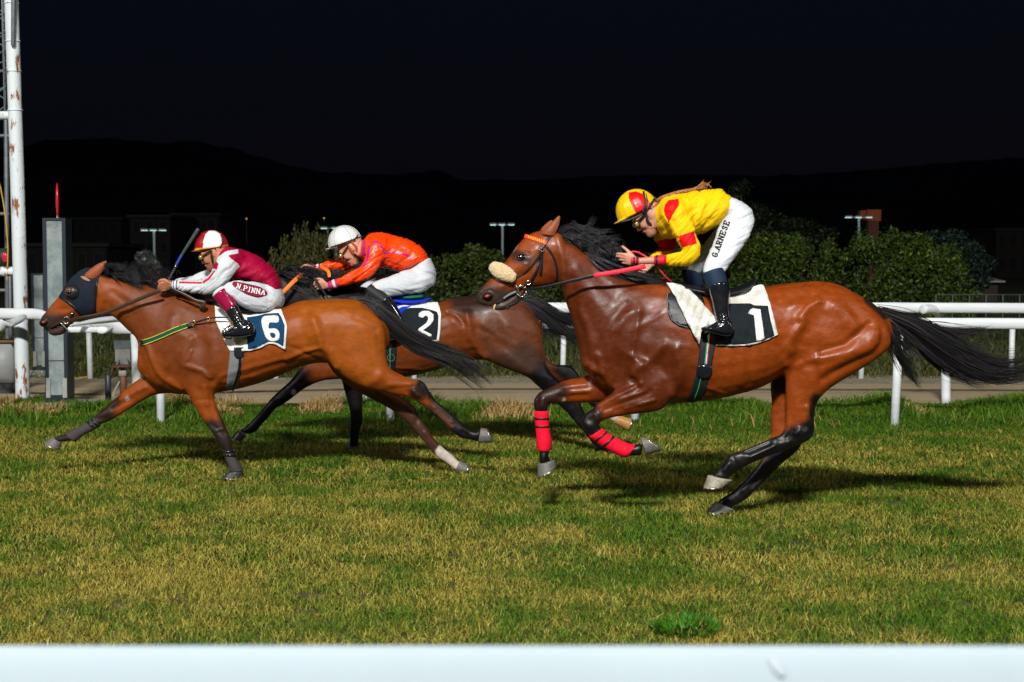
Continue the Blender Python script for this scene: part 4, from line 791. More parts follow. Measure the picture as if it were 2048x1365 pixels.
def hand_parts(wrist, u, L, N, s=1.0, curl=(.7, 1.2, 1.0), spread=0, thumb_open=0):
    """wrist xyz; u along the forearm, L across the knuckles towards the thumb, N the way the fingers close"""
    u, L, N = [np.array(v, float) / np.linalg.norm(v) for v in (u, L, N)]; w0 = np.array(wrist); out = []
    C = [w0, w0 + u * .03 * s, w0 + u * .06 * s, w0 + u * .088 * s]; hw = [.026, .034, .040, .040]; tk = [.019, .018, .017, .013]
    out.append((rings_mesh(C, [L * h * s for h in hw], [N * t * s for t in tk], 16, .9, .4), .008))
    ln = [(.043, .026, .021), (.048, .030, .023), (.045, .028, .022), (.036, .021, .019)]
    for i in range(4):
        p = w0 + u * (.088 - .004 * abs(i - 1)) * s + L * (.030 - .020 * i) * s; a = 0; P = [tuple(p - u * .02) + (.0092 * s,), tuple(p) + (.0098 * s,)]
        for k in range(3):
            a += curl[k] + .06 * i - (.25 * spread if k == 0 else 0); d = u * math.cos(a) + N * math.sin(a); p = p + d * ln[i][k] * s; P.append(tuple(p) + ((.0092, .0085, .0075)[k] * s * (1, 1, 1, .88)[i],))
        out.append((tube(0, P, n=3, N=10, world=True, cap=.9), .004))
    p = w0 + u * .03 * s + L * .028 * s; P = [tuple(p) + (.014 * s,)]
    for d, l_, r in ((u * .6 + L * .7 + N * .25, .036, .0125), (u * .85 + L * (.25 + .8 * thumb_open) + N * .35, .034, .0105), (u * .7 + L * (-.2 + 1.0 * thumb_open) + N * .5, .026, .009)):
        p = p + d / np.linalg.norm(d) * l_ * s; P.append(tuple(p) + (r * s,))
    out.append((tube(0, P, n=3, N=10, world=True, cap=.9), .006))
    return out
def paint_px(V, base, zones, D):
    px, py = to_px(V); c = np.tile(np.array(base), (len(V), 1))
    for poly, col, side in zones:
        m = inpoly(px, py, poly)
        if side == 'n': m &= V[:, 1] < D
        elif side == 'f': m &= V[:, 1] >= D
        elif isinstance(side, tuple): m &= (V[:, 1] > D + side[0]) & (V[:, 1] < D + side[1])
        c[m] = col
    return c
def helmet_obj(T, R, o, D, base, zones, root, mt, sc=1.0):
    f, l, u = [R[:, i] / np.linalg.norm(R[:, i]) for i in range(3)]
    F = [(ellipsoid(T((0, 0, .012)), (.123, .104, .124), R), .0)]
    lo, hi = bounds([F[0][0]], .09); G = Field(lo, hi, .004, 5); G.add(F[0][0], .001)
    cx, cy, cz = T((0, 0, .0)); nrm = -u
    G.cut(lambda x, y, z: (x - cx) * nrm[0] + (y - cy) * nrm[1] + (z - cz) * nrm[2])
    G.add(ellipsoid(T((.095, 0, .003)), (.066, .078, .006), R), .010)
    V, Q = G.mesh(1); C = paint_px(V, base, zones, D)
    return mesh_obj('helmet', V, Q, mt, root, cols=C), V, Q
ARM = -.012
def person(cfg):
    D = cfg['D']; root = thing('person', cfg['label'], 'person', (W(*cfg['base'], D).x, D, 0)); T, R, o = frame(D, cfg['head'], cfg['al'], cfg.get('hs', .95))
    parts = head_parts(T, R); nk = cfg['neck']
    parts.append((tube(0, [T((-.03, 0, -.04)) + (.052,), tuple(W(*nk, D)) + (.047,)], n=4, world=True), .03))
    parts.append((ribs(D, cfg['torso'], 0, grow=-.026, cap=.5), .04))
    for a in cfg['arms']: parts.append((tube(D, a, grow=-.010 if False else ARM), .03))
    for h in cfg['hands']: parts += hand_parts(*h[:4], **h[4])
    for lg in cfg['legs']: parts.append((ribs(D, lg, 0, grow=-.024, cap=.5), .03))
    for lg in cfg['shins']: parts.append((tube(D, lg, grow=-.022), .03))
    V, Q = fuse(parts, .0042, 1)
    sc_ = [(T(p)) for p in ((.1, 0, -.064),)]
    d = np.linalg.norm((V - np.array(sc_[0])) / np.array((.03, .03, .006)), axis=1) if False else None
    loc = (V - o) @ np.linalg.inv(R).T; nr = vnormals(V, Q)
    m = np.exp(-((loc[:, 2] + .063) / .0035) ** 2) * (loc[:, 0] > .06) * (np.abs(loc[:, 1]) < .024); V = V - nr * (m * .007)[:, None]
    m2 = np.exp(-(((loc[:, 0] - .082) / .02) ** 2 + ((np.abs(loc[:, 1]) - .034) / .014) ** 2 + ((loc[:, 2] - .004) / .014) ** 2)); V = V - nr * (m2 * .008)[:, None]
    col = np.tile(np.array(cfg.get('skin', (.50, .22, .13))), (len(V), 1)); lips = (np.abs(loc[:, 2] + .063) < .012) & (loc[:, 0] > .085) & (np.abs(loc[:, 1]) < .022); col[lips] = (.42, .10, .09)
    stub = (loc[:, 2] < -.05) & (loc[:, 0] > .0) & (np.linalg.norm(loc, axis=1) < .15)
    if cfg.get('stubble'): col[stub & ~lips] *= .72
    mesh_obj('body', V, Q, M_skinv, root, cols=col)
    for s in (-1, 1): M_obj('eye', ellipsoid(T((.078, s * .034, .004)), (.012, .012, .012)), M_eye, root)
    # jersey
    JP = [(ribs(D, cfg['torso'], 0, cap=.35), .02)] + [(tube(D, a, cap=.15), .035) for a in cfg['sleeves']]
    if cfg.get('collar'): JP.append((tube(0, [tuple(W(*nk, D)) + (.075,), T((-.035, 0, -.075)) + (.064,)], n=3, world=True, cap=.1), .03))
    V, Q = fuse(JP, .0048, 1); V = relax(V, Q, 1); V = sculpt(V, Q, D, cfg['jfolds']); V = wrinkle(V, Q, *cfg.get('jw', (-.7, 5.0, 5, 26)), seed=int(D * 10)); C = paint_px(V, cfg['jcol'], cfg['jzones'], D)
    jer = mesh_obj('jersey', V, Q, cfg['jmat'], root, cols=C); jc = caster(BVHTree.FromPolygons(V.tolist(), Q.tolist()), D)
    BP = [(ribs(D, r, 0, cap=.4), .03) for r in cfg['legs']] + [(ribs(D, cfg['pelvis'], 0, cap=.4), .04)]
    V, Q = fuse(BP, .005, 1); V = relax(V, Q, 1); V = sculpt(V, Q, D, cfg['bfolds']); V = wrinkle(V, Q, *cfg.get('bw', (.1, 3.2, 5, 24)), seed=int(D * 10) + 5)
    brc = mesh_obj('breeches', V, Q, M_br, root); bc = caster(BVHTree.FromPolygons(V.tolist(), Q.tolist()), D)
    for i, (segs, foot) in enumerate(cfg['boots']):
        parts = []
        bt = None
        for P, mt in segs[1:]:
            V, Q = fuse([(tube(D, P, cap=.25), .02)] + ([(ribs(D, foot, 0, cap=.8), .03)] if mt is segs[-1][1] and P is segs[-1][0] else []), .0045, 1)
            nn = vnormals(V, Q); px, py = to_px(V)
            if mt is M_patent: V = V + nn * (.0025 * np.sin(px * .55 + py * .9) * np.exp(-((py - py.max() + 28) / 14) ** 2))[:, None]
            b_ = mesh_obj('boot', V, Q, mt, root) if bt is None else mesh_obj('boot_shaft', V, Q, mt, bt)
            bt = bt or b_
        M_obj('sock', tube(D, segs[0][0], cap=.2), segs[0][1], bt)
        sole = [(a[2], a[3] - 1.0, a[2], a[3] + 1.5, a[4] * 1.02, a[5]) for a in foot]
        M_obj('sole', ribs(D, sole, 0, cap=.3, e=.7), M_blk, bt)
    TH, RH, oH = frame(D, cfg['hc'], cfg['hal'], cfg.get('hhs', 1.0)); hel, V, Q = helmet_obj(TH, RH, oH, D, cfg['hcol'], cfg['hzones'], root, M_helv); hcst = caster(BVHTree.FromPolygons(V.tolist(), Q.tolist()), D)
    for s in cfg['hstraps']: ribbon('goggle_strap', [([tuple(q) for q in catmull(s[0], 5)], s[1])], hcst, s[2], hel, off=.006, thick=.003)
    for s in cfg.get('harness', []): M_obj('chin_harness', tube(0, [T(p) + (p_r,) for p, p_r in s[0]], n=4, N=8, world=True, flat=.5), s[1], hel)
    gg = M_obj('goggles', [tube(0, [T((.088, y, .004 - .2 * y * y)) + (.020,) for y in (-.05, -.03, 0, .03, .05)], n=3, world=True, flat=.6)], M_gsilver, root)
    for s in (-1, 1):
        M_obj('lens', ellipsoid(T((.092, s * .046, .006)), (.023, .024, .022), R), M_glass, gg)
        M_obj('lens_rim', tube(0, [T((.092 + .016 * math.cos(t), s * (.066 - .006 * math.cos(t)), .006 + .019 * math.sin(t))) + (.0038,) for t in np.linspace(0, 6.283, 18)], n=1, N=6, world=True, cap=.1), M_frame, gg)
    M_obj('side_strap', tube(0, [T((.075, -.062, .006)) + (.006,), T((.04, -.085, .012)) + (.006,), T((.0, -.094, .02)) + (.006,)], n=3, world=True, flat=.5), M_strapb, gg)
    return root, jer, jc, brc, bc, hel, T, R
M_skinv = mat('skin', vcol=True, rough=.48, noise=.14, nscale=40, sss=.12, bump=.1, bscale=140, bdist=.003)
M_helv = mat('helmet_silk', vcol=True, rough=.32, spec=.5, coat=.25)
M_cot = mat('racing_silks', vcol=True, rough=.6, spec=.15, noise=.10, nscale=20, bump=.25, bscale=40, bdist=.006)
M_satin = mat('satin_silks', vcol=True, rough=.36, spec=.45, noise=.12, nscale=16, bump=.25, bscale=40, bdist=.006)
hv = lambda a, b, D: (np.array(W(*b, D)) - np.array(W(*a, D)))
PI = math.pi
# ---------------- rider 1
YL, RD = (.80, .50, .003), (.66, .004, .008)
wr = W(1277, 522.5, D1 - .13); wr2 = W(1300, 530, D1 + .10)
tor_1 = [(1316, 404, 1309, 452, .11), (1326, 396, 1318, 468, .17), (1341, 389, 1335, 477, .185), (1366, 384.5, 1365, 477, .175), (1398, 381, 1398, 470, .165), (1422, 378.5, 1421, 462, .15), (1441, 378, 1436, 454, .14), (1459, 392, 1447, 438, .125)]
p1 = dict(D=D1, base=(1440, 900), head=(1294, 429), al=math.radians(46), neck=(1322, 424), hs=.95, hc=(1276, 425), hal=math.radians(27), hhs=1.06, skin=(.56, .26, .19),
 label='jockey in yellow and red silks with a long braid, crouching on the number 1 horse', torso=tor_1, collar=True,
 arms=[[(1347, 416, 16, -.12), (1364, 455, 19, -.19), (1385, 507, 17, -.21), (1352, 519, 15, -.19), (1325, 520, 12.2, -.15), (1300, 521.5, 11, -.14), (1277, 522.5, 10, -.13)],
       [(1325, 422, 15, .12), (1328, 460, 17, .2), (1345, 505, 15, .2), (1320, 520, 12, .15), (1300, 530, 10, .10)]],
 sleeves=[[(1342, 412, 24, -.10), (1352, 430, 25, -.16), (1370, 470, 21, -.2), (1384, 502, 18, -.21), (1374, 514, 17.5, -.205), (1352, 519.5, 14.5, -.19), (1331, 520.5, 10.5, -.16)],
          [(1325, 425, 24, .12), (1322, 455, 22, .17), (1335, 492, 18, .2), (1325, 508, 13, .19), (1305, 518, 10, .15)]],
 hands=[(tuple(wr), tuple(hv((1277, 522.5), (1245, 517), D1)), (-.25, -.15, .95), (0.1, 1, -.1), dict(s=.92, curl=(.35, .7, .6), thumb_open=.8)),
        (tuple(wr2), tuple(hv((1300, 530), (1280, 541), D1)), (-.2, .3, .9), (.1, -1, -.2), dict(s=.92, curl=(.9, 1.3, 1.0)))],
 pelvis=[(1447, 432, 1461, 396, .12), (1443, 444, 1480, 402, .15), (1438, 456, 1500, 417, .165), (1436, 468, 1508, 440, .15)],
 legs=[[(1440, 448, 1503, 430, .08, -.08), (1434, 464, 1508, 447, .085, -.11), (1426, 486, 1494, 480, .08, -.17), (1416, 510, 1475, 508, .07, -.22), (1408, 528, 1458, 534, .062, -.26), (1405, 542, 1447, 547, .056, -.28)],
       [(1440, 448, 1500, 430, .08, .08), (1428, 464, 1480, 465, .08, .13), (1402, 492, 1446, 505, .07, .2), (1378, 516, 1415, 535, .062, .26), (1366, 535, 1399, 549, .055, .28)]],
 shins=[[(1428, 545, 20, -.29), (1438, 590, 17, -.31), (1446, 640, 13, -.33), (1420, 658, 9, -.34)], [(1383, 540, 18, .29), (1392, 590, 16, .31), (1400, 640, 12, .33), (1380, 655, 9, .34)]],
 boots=[([([(1426, 543, 22, -.285), (1430, 556, 22, -.29), (1436, 574, 20, -.30)], mat('navy_sock', (.006, .022, .055), .7, noise=.3, nscale=40)), ([(1437, 570, 21.5, -.30), (1440, 588, 20.5, -.31), (1441, 598, 18.5, -.315), (1443, 620, 15.5, -.32), (1446, 638, 14, -.33), (1448, 652, 13, -.335)], M_patent)],
          [(1458, 640, 1461, 669, .034, -.335), (1444, 643, 1449, 671, .038, -.34), (1428, 648, 1432, 667, .04, -.345), (1410, 653, 1412, 661, .036, -.35), (1402, 656.5, 1403, 659.5, .022, -.35)]),
        ([([(1381, 540, 19, .285), (1385, 556, 19, .29), (1389, 572, 18, .30)], mat('navy_sock', (.006, .022, .055), .7)), ([(1389, 572, 18, .30), (1393, 600, 16, .31), (1400, 650, 12, .33)], M_patent)],
          [(1410, 640, 1413, 668, .034, .335), (1396, 645, 1400, 670, .038, .34), (1370, 652, 1372, 661, .036, .35)])],
 jw=(-.8, 9.0, 12, 50), bw=(-.5, 6.0, 11, 44), jcol=YL, jmat=M_cot,
 jzones=[([(1336, 401), (1357, 397.5), (1358, 411), (1345, 431), (1337.5, 446.5), (1330, 431), (1327.5, 421), (1330, 410)], RD, (-1, -.02)), ([(1356, 473), (1388, 462), (1394, 488), (1363, 496)], RD, (-1, -.08)),
         ([(1308, 484), (1352, 474), (1353, 500), (1309, 505)], RD, 'f'), ([(1306, 456), (1330, 468), (1328, 474), (1308, 463)], RD, 'f'), ([(1326, 500), (1333, 500), (1333, 540), (1326, 540)], RD, 'n')],
 jfolds=[([(1385, 460), (1400, 430), (1410, 400)], 4, -6), ([(1395, 465), (1418, 430), (1440, 400)], 4, -6), ([(1410, 462), (1435, 432), (1452, 415)], 4, -6), ([(1390, 440), (1398, 400)], 5, 5), ([(1375, 395), (1382, 440), (1388, 458)], 5, -8), ([(1325, 430), (1350, 462), (1360, 480)], 4, -6),
         ([(1320, 440), (1340, 470)], 4, 5), ([(1355, 440), (1380, 452)], 4, -4), ([(1345, 516), (1360, 505), (1375, 503)], 3, -4), ([(1365, 520), (1385, 505)], 3, 4), ([(1405, 455), (1425, 440)], 4, 5), ([(1420, 400), (1445, 385)], 6, 4)],
 bfolds=[([(1450, 420), (1475, 415), (1500, 425)], 3, -4), ([(1446, 450), (1475, 455), (1500, 450)], 4, -4), ([(1425, 530), (1445, 525), (1458, 515)], 3, -5), ([(1412, 536), (1430, 528)], 3, 4), ([(1475, 480), (1465, 510)], 5, -5), ([(1436, 480), (1424, 520)], 4, 4), ([(1455, 400), (1448, 432)], 2.5, -5), ([(1385, 505), (1372, 535)], 4, -4)],
 hcol=YL, hzones=[([(1258, 385), (1272, 383), (1286, 388), (1296, 400), (1304, 412), (1300, 424), (1284, 432), (1275, 432), (1270, 424), (1262, 408), (1257, 396)], RD, 'b')],
 hstraps=[([(1243, 444), (1262, 439), (1285, 428), (1300, 412), (1310, 396)], 4.5, M_strapb), ([(1286, 424), (1290, 405), (1287, 384)], 4, M_strapb), ([(1291, 420), (1295, 403), (1292, 388)], 2, M_strapb)],
 harness=[([((.0, -.086, .02), .006), ((.035, -.078, -.03), .009), ((.035, -.060, -.075), .009), ((.05, -.03, -.105), .007), ((.05, .0, -.118), .006)], M_strapb), ([((-.03, -.084, .02), .006), ((-.03, -.078, -.03), .008), ((.0, -.068, -.07), .008), ((.04, -.05, -.09), .007)], mat('navy_harness', (.01, .02, .05), .5))])
rid1, j1, jc1, b1, bc1, h1, T1, R1 = person(p1)
lettering('lettering', 'G.ARNESE', [(1433, 516), (1446, 480), (1460, 443)], 10.5, 2.3, bc1, mat('breeches_print', (.03, .028, .03), .6), b1, (-1, -.4))
for (x0, x1, c) in ((1309, 1331, RD), ):
    cu = M_obj('cuff', tube(D1, [(1309, 521, 9.2, -.147), (1330, 520.5, 10.6, -.16)], cap=.1), mat('red_cuff', (.6, .01, .03), .6), j1)
    for x in (1313, 1320): M_obj('cuff_band', tube(D1, [(x, 521, 10.4, -.15), (x + 3.5, 521, 10.6, -.153)], n=1, cap=.05), M_strapb, cu)
cu = M_obj('wristband', tube(D1, [(1262, 521, 7.8, -.13), (1277, 522.5, 8.2, -.13)], cap=.1), mat('red_cuff', (.6, .01, .03), .6), rid1)
for x in (1266, 1272): M_obj('wristband_stripe', tube(D1, [(x, 521.4, 8.8, -.13), (x + 3, 521.6, 8.9, -.13)], n=1, cap=.05), M_strapb, cu)
# braid
bp = catmull([tuple(W(x, y, D1 + d)) for x, y, d in ((1310, 406, -.02), (1322, 397, -.03), (1342, 389.5, -.02), (1362, 384, -.02), (1382, 380.5, -.02), (1392, 378, -.02))], 6)
Ms = []
for k in range(3):
    P = [];
    for i, c in enumerate(bp):
        a = i * 1.0 + k * 2.094; P.append((c[0], c[1] + .008 * math.cos(a), c[2] + .000 + .006 * math.sin(a) + .0, .0075 - .00008 * i))
    Ms.append(tube(0, P, n=2, N=8, world=True))
M_obj('braid', Ms, M_hairb, rid1)
hair('hair_tuft', D1, [(1, [(1390, 379, -.02), (1402, 374, -.02), (1412, 371, -.03), (1420, 377, -.03)]), (1, [(1388, 379, -.02), (1402, 377, -.02), (1420, 375, -.02)])], 160, lambda s: .004 + .012 * s, .0014, M_hairv, rid1, seg=8, seed=21, wave=.006, tint=(.30, .13, .04))
hair('hair_wisps', D1, [(1, [(1303, 410, -.06), (1312, 407, -.06), (1325, 398, -.06)]), (1, [(1300, 425, -.07), (1306, 415, -.07), (1315, 405, -.06)])], 120, lambda s: .006 + .005 * s, .0014, M_hairv, rid1, seg=8, seed=22, wave=.004, tint=(.22, .09, .03))
# ---------------- rider 6
BG, WS = (.33, .002, .036), (.56, .60, .63)
w6 = W(346, 571, D6 - .17); w6b = W(338, 566, D6 + .06)
tor_6 = [(458, 494, 437, 533, .12), (470, 495, 447, 546, .17), (484, 498, 455, 556, .185), (509, 507, 468, 562, .175), (531, 522, 493, 567, .165), (548, 538, 518, 571, .155), (558, 556, 533, 575, .145), (563, 575, 545, 580, .13)]
p6 = dict(D=D6, base=(500, 950), head=(429, 506), al=math.radians(24), neck=(452, 516), stubble=True, skin=(.46, .18, .10), hs=1.0, hc=(424, 498), hal=math.radians(8), hhs=1.0,
 label='jockey in burgundy and white silks crouching low on the leading number 6 horse', torso=tor_6, collar=True,
 arms=[[(462, 520, 18, -.13), (440, 556, 17, -.2), (418, 573, 14, -.2), (385, 574, 12, -.18), (357, 571, 10, -.17), (346, 571, 9, -.17)], [(455, 525, 20, .13), (430, 550, 15, .18), (405, 562, 13, .18), (370, 567, 10, .12), (338, 566, 8, .06)]],
 sleeves=[[(466, 512, 22, -.10), (458, 526, 25, -.16), (440, 553, 20.5, -.2), (421, 570, 16, -.2), (408, 575, 14.5, -.195), (380, 573.5, 12.5, -.18), (357, 571, 9.6, -.17)],
          [(458, 520, 22, .12), (435, 545, 18, .17), (408, 557, 15, .18), (375, 566, 11, .13), (350, 567, 9, .08)]],
 hands=[(tuple(w6), tuple(hv((346, 571), (325, 574), D6)), (.0, -.45, .85), (0, .8, -.5), dict(s=.95, curl=(.8, 1.3, 1.0))), (tuple(w6b), tuple(hv((338, 566), (318, 572), D6)), (0, .45, .85), (0, -.8, -.5), dict(s=.95, curl=(.8, 1.3, 1.0)))],
 pelvis=[(533, 570, 561, 573, .13), (532, 578, 566, 590, .145), (528, 585, 566, 605, .14), (520, 590, 556, 620, .12)],
 legs=[[(548, 576, 562, 614, .11, -.05), (520, 567, 530, 624, .095, -.13), (495, 563, 501, 622, .085, -.19), (472, 561, 479, 611, .073, -.24), (453, 568, 467, 598, .062, -.27), (439, 579, 456, 592, .05, -.28)],
       [(548, 576, 562, 614, .11, .05), (520, 567, 530, 622, .095, .13), (490, 565, 500, 615, .085, .2), (462, 566, 472, 603, .07, .27), (440, 578, 456, 592, .05, .28)]],
 shins=[[(448, 590, 16, -.29), (462, 612, 14, -.3), (478, 645, 12, -.31), (462, 662, 8, -.32)], [(448, 590, 16, .29), (462, 612, 14, .3), (478, 645, 12, .31), (462, 662, 8, .32)]],
 boots=[([([(439, 583, 17, -.28), (446, 592, 17, -.29)], mat('white_knee', (.6, .62, .62), .7)), ([(441, 586, 18.5, -.285), (450, 598, 17, -.29), (459, 612, 14.5, -.30), (464, 621, 13, -.3)], mat('burgundy_boot_leather', (.28, .004, .05), .18, coat=.6, bump=.2, bscale=30)),
                ([(463, 617, 14.2, -.3), (469, 628, 13.5, -.305), (478, 645, 13, -.31), (484, 655, 13, -.315)], M_patent)],
          [(496, 641, 506, 669, .034, -.32), (484, 647, 489, 673, .038, -.325), (466, 656, 469, 674, .04, -.33), (451, 662, 453, 673, .036, -.335), (445, 667, 446, 671, .02, -.335)]),
        ([([(439, 583, 17, .28), (446, 592, 17, .29)], M_br), ([(441, 586, 18, .285), (464, 621, 13, .3), (484, 655, 13, .315)], M_patent)], [(496, 641, 506, 669, .034, .32), (466, 656, 469, 674, .04, .33), (445, 667, 446, 671, .02, .335)])],
 jw=(-.7, 8.0, 12, 44), bw=(.5, 5, 10, 40), jcol=BG, jmat=M_cot, jzones=[([(330, 585), (330, 540), (400, 530), (434, 540), (437, 528), (430, 521), (436, 514), (455, 502), (476, 499), (477, 507), (456, 511), (462, 518), (476, 528), (479, 533), (462, 556), (448, 575), (420, 600)], WS, (-1, -.04)), ([(330, 600), (330, 530), (436, 525), (450, 560), (430, 600)], WS, 'f'),
         ([(440, 512), (452, 503), (462, 506), (440, 525)], WS, 'b'), ([(358, 563), (404, 564.5), (404, 568.5), (358, 567)], (.5, .01, .05), (-1, -.06)), ([(404, 564), (416, 556), (429, 540), (431, 542), (419, 560), (406, 568)], (.5, .01, .05), (-1, -.06))],
 jfolds=[([(470, 550), (500, 530), (515, 515)], 4, -6), ([(475, 560), (510, 545), (535, 530)], 4, -6), ([(500, 565), (530, 556), (550, 545)], 4, -6), ([(478, 535), (495, 512)], 4, 5), ([(482, 505), (490, 530), (480, 550)], 4, -5), ([(510, 568), (540, 560)], 3, 5), ([(440, 535), (432, 550), (424, 556)], 3, -5), ([(452, 540), (438, 560)], 4, 4), ([(405, 582), (415, 568)], 3, -4), ([(370, 578), (395, 580)], 3, -3), ([(480, 500), (500, 520)], 4, 4)],
 bfolds=[([(470, 575), (500, 590), (540, 600)], 4, -4), ([(465, 590), (490, 608), (530, 612)], 3, -4), ([(560, 590), (545, 612), (530, 622)], 4, -4), ([(480, 580), (520, 600)], 4, 4), ([(552, 585), (556, 610)], 4, 4)],
 hcol=(.36, .01, .02), hzones=[([(405.5, 500), (407, 482), (411, 469), (418, 462), (430, 462), (440, 468), (443, 480), (444, 495), (440, 500)], (.72, .75, .76), 'b'), ([(388, 497), (415, 495.5), (440, 493), (459, 489), (459, 494), (440, 498), (415, 500.5), (388, 501.5)], (.75, .30, .02), 'b')],
 hstraps=[([(428, 503), (440, 494), (446, 482), (444, 468)], 2.2, M_strapb)],
 harness=[([((.0, -.086, .015), .006), ((.02, -.078, -.035), .009), ((.03, -.060, -.08), .009), ((.05, -.02, -.115), .007)], M_strapb), ([((-.03, -.084, .015), .006), ((-.025, -.076, -.035), .008), ((.01, -.066, -.075), .008)], M_strapb)])
rid6, j6, jc6, b6, bc6, h6, T6, R6 = person(p6)
lp = patch('name_patch', [smooth_poly([(465, 566), (472, 563.5), (500, 569), (522, 575), (534, 584), (532, 591), (515, 594.5), (492, 588), (474, 577), (466, 571)])], bc6, .006, 3, mat('burgundy_patch', (.22, .004, .03), .7), b6, .003, smooth_it=2)
lettering('lettering', 'N.PINNA', [(471.5, 576), (487, 581.5), (507, 586.5), (531, 590.5)], 9.5, 1.7, on(lp, D6), mat('white_print', (.8, .8, .8), .6), lp, (.3, -1), off=.004)
cu = M_obj('cuff', tube(D6, [(346, 571, 9, -.17), (357, 571, 9.8, -.17)], cap=.1), mat('white_cuff', (.7, .72, .74), .6), j6)
for x, c in ((347.5, (.05, .2, .6)), (353.5, (.01, .02, .04))): M_obj('cuff_band', tube(D6, [(x, 571, 9.8, -.17), (x + 2.4, 571, 9.9, -.17)], n=1, cap=.05), mat('cuff_band', c, .6), cu)
M_obj('stirrup', [tube(D6, [(462, 654, 1.6, -.33), (452, 655, 1.8, -.34), (446, 662, 1.8, -.345), (445, 672, 1.8, -.345), (452, 677, 1.8, -.345), (464, 678, 1.8, -.34)]), tube(D6, [(461, 652, 3, -.33), (456, 658, 3.5, -.345), (450, 664, 3, -.35)], flat=.4)], M_steel, root6)
wh6 = M_obj('riding_whip', [tube(D6, [(333, 568, 1.9, -.10), (346, 544, 2.0, -.10), (360, 517, 1.9, -.1), (366, 506, 2.6, -.1), (382, 481, 3.4, -.1), (396, 459, 3.6, -.1)], n=3, flat=.5)], M_charw if 'M_charw' in globals() else mat('whip_shaft', (.035, .045, .042), .45))
tag(wh6, 'long black riding whip with blue wound grip, raised in the burgundy and white jockey\'s hand', 'whip')
for i in range(9):
    t = i / 9; x, y = 352 + 12 * t, 531 - 22 * t; M_obj('grip_binding', tube(D6, [(x, y, 2.6, -.1), (x + .8, y - 1.5, 2.6, -.1)], n=1, cap=.1), mat('blue_tape', (.02, .09, .5), .5) if i == 0 else bpy.data.materials['blue_tape'], wh6)
M_obj('grip_collar', tube(D6, [(350.5, 535, 2.8, -.1), (352, 532, 2.8, -.1)], n=1, cap=.1), M_brass, wh6)
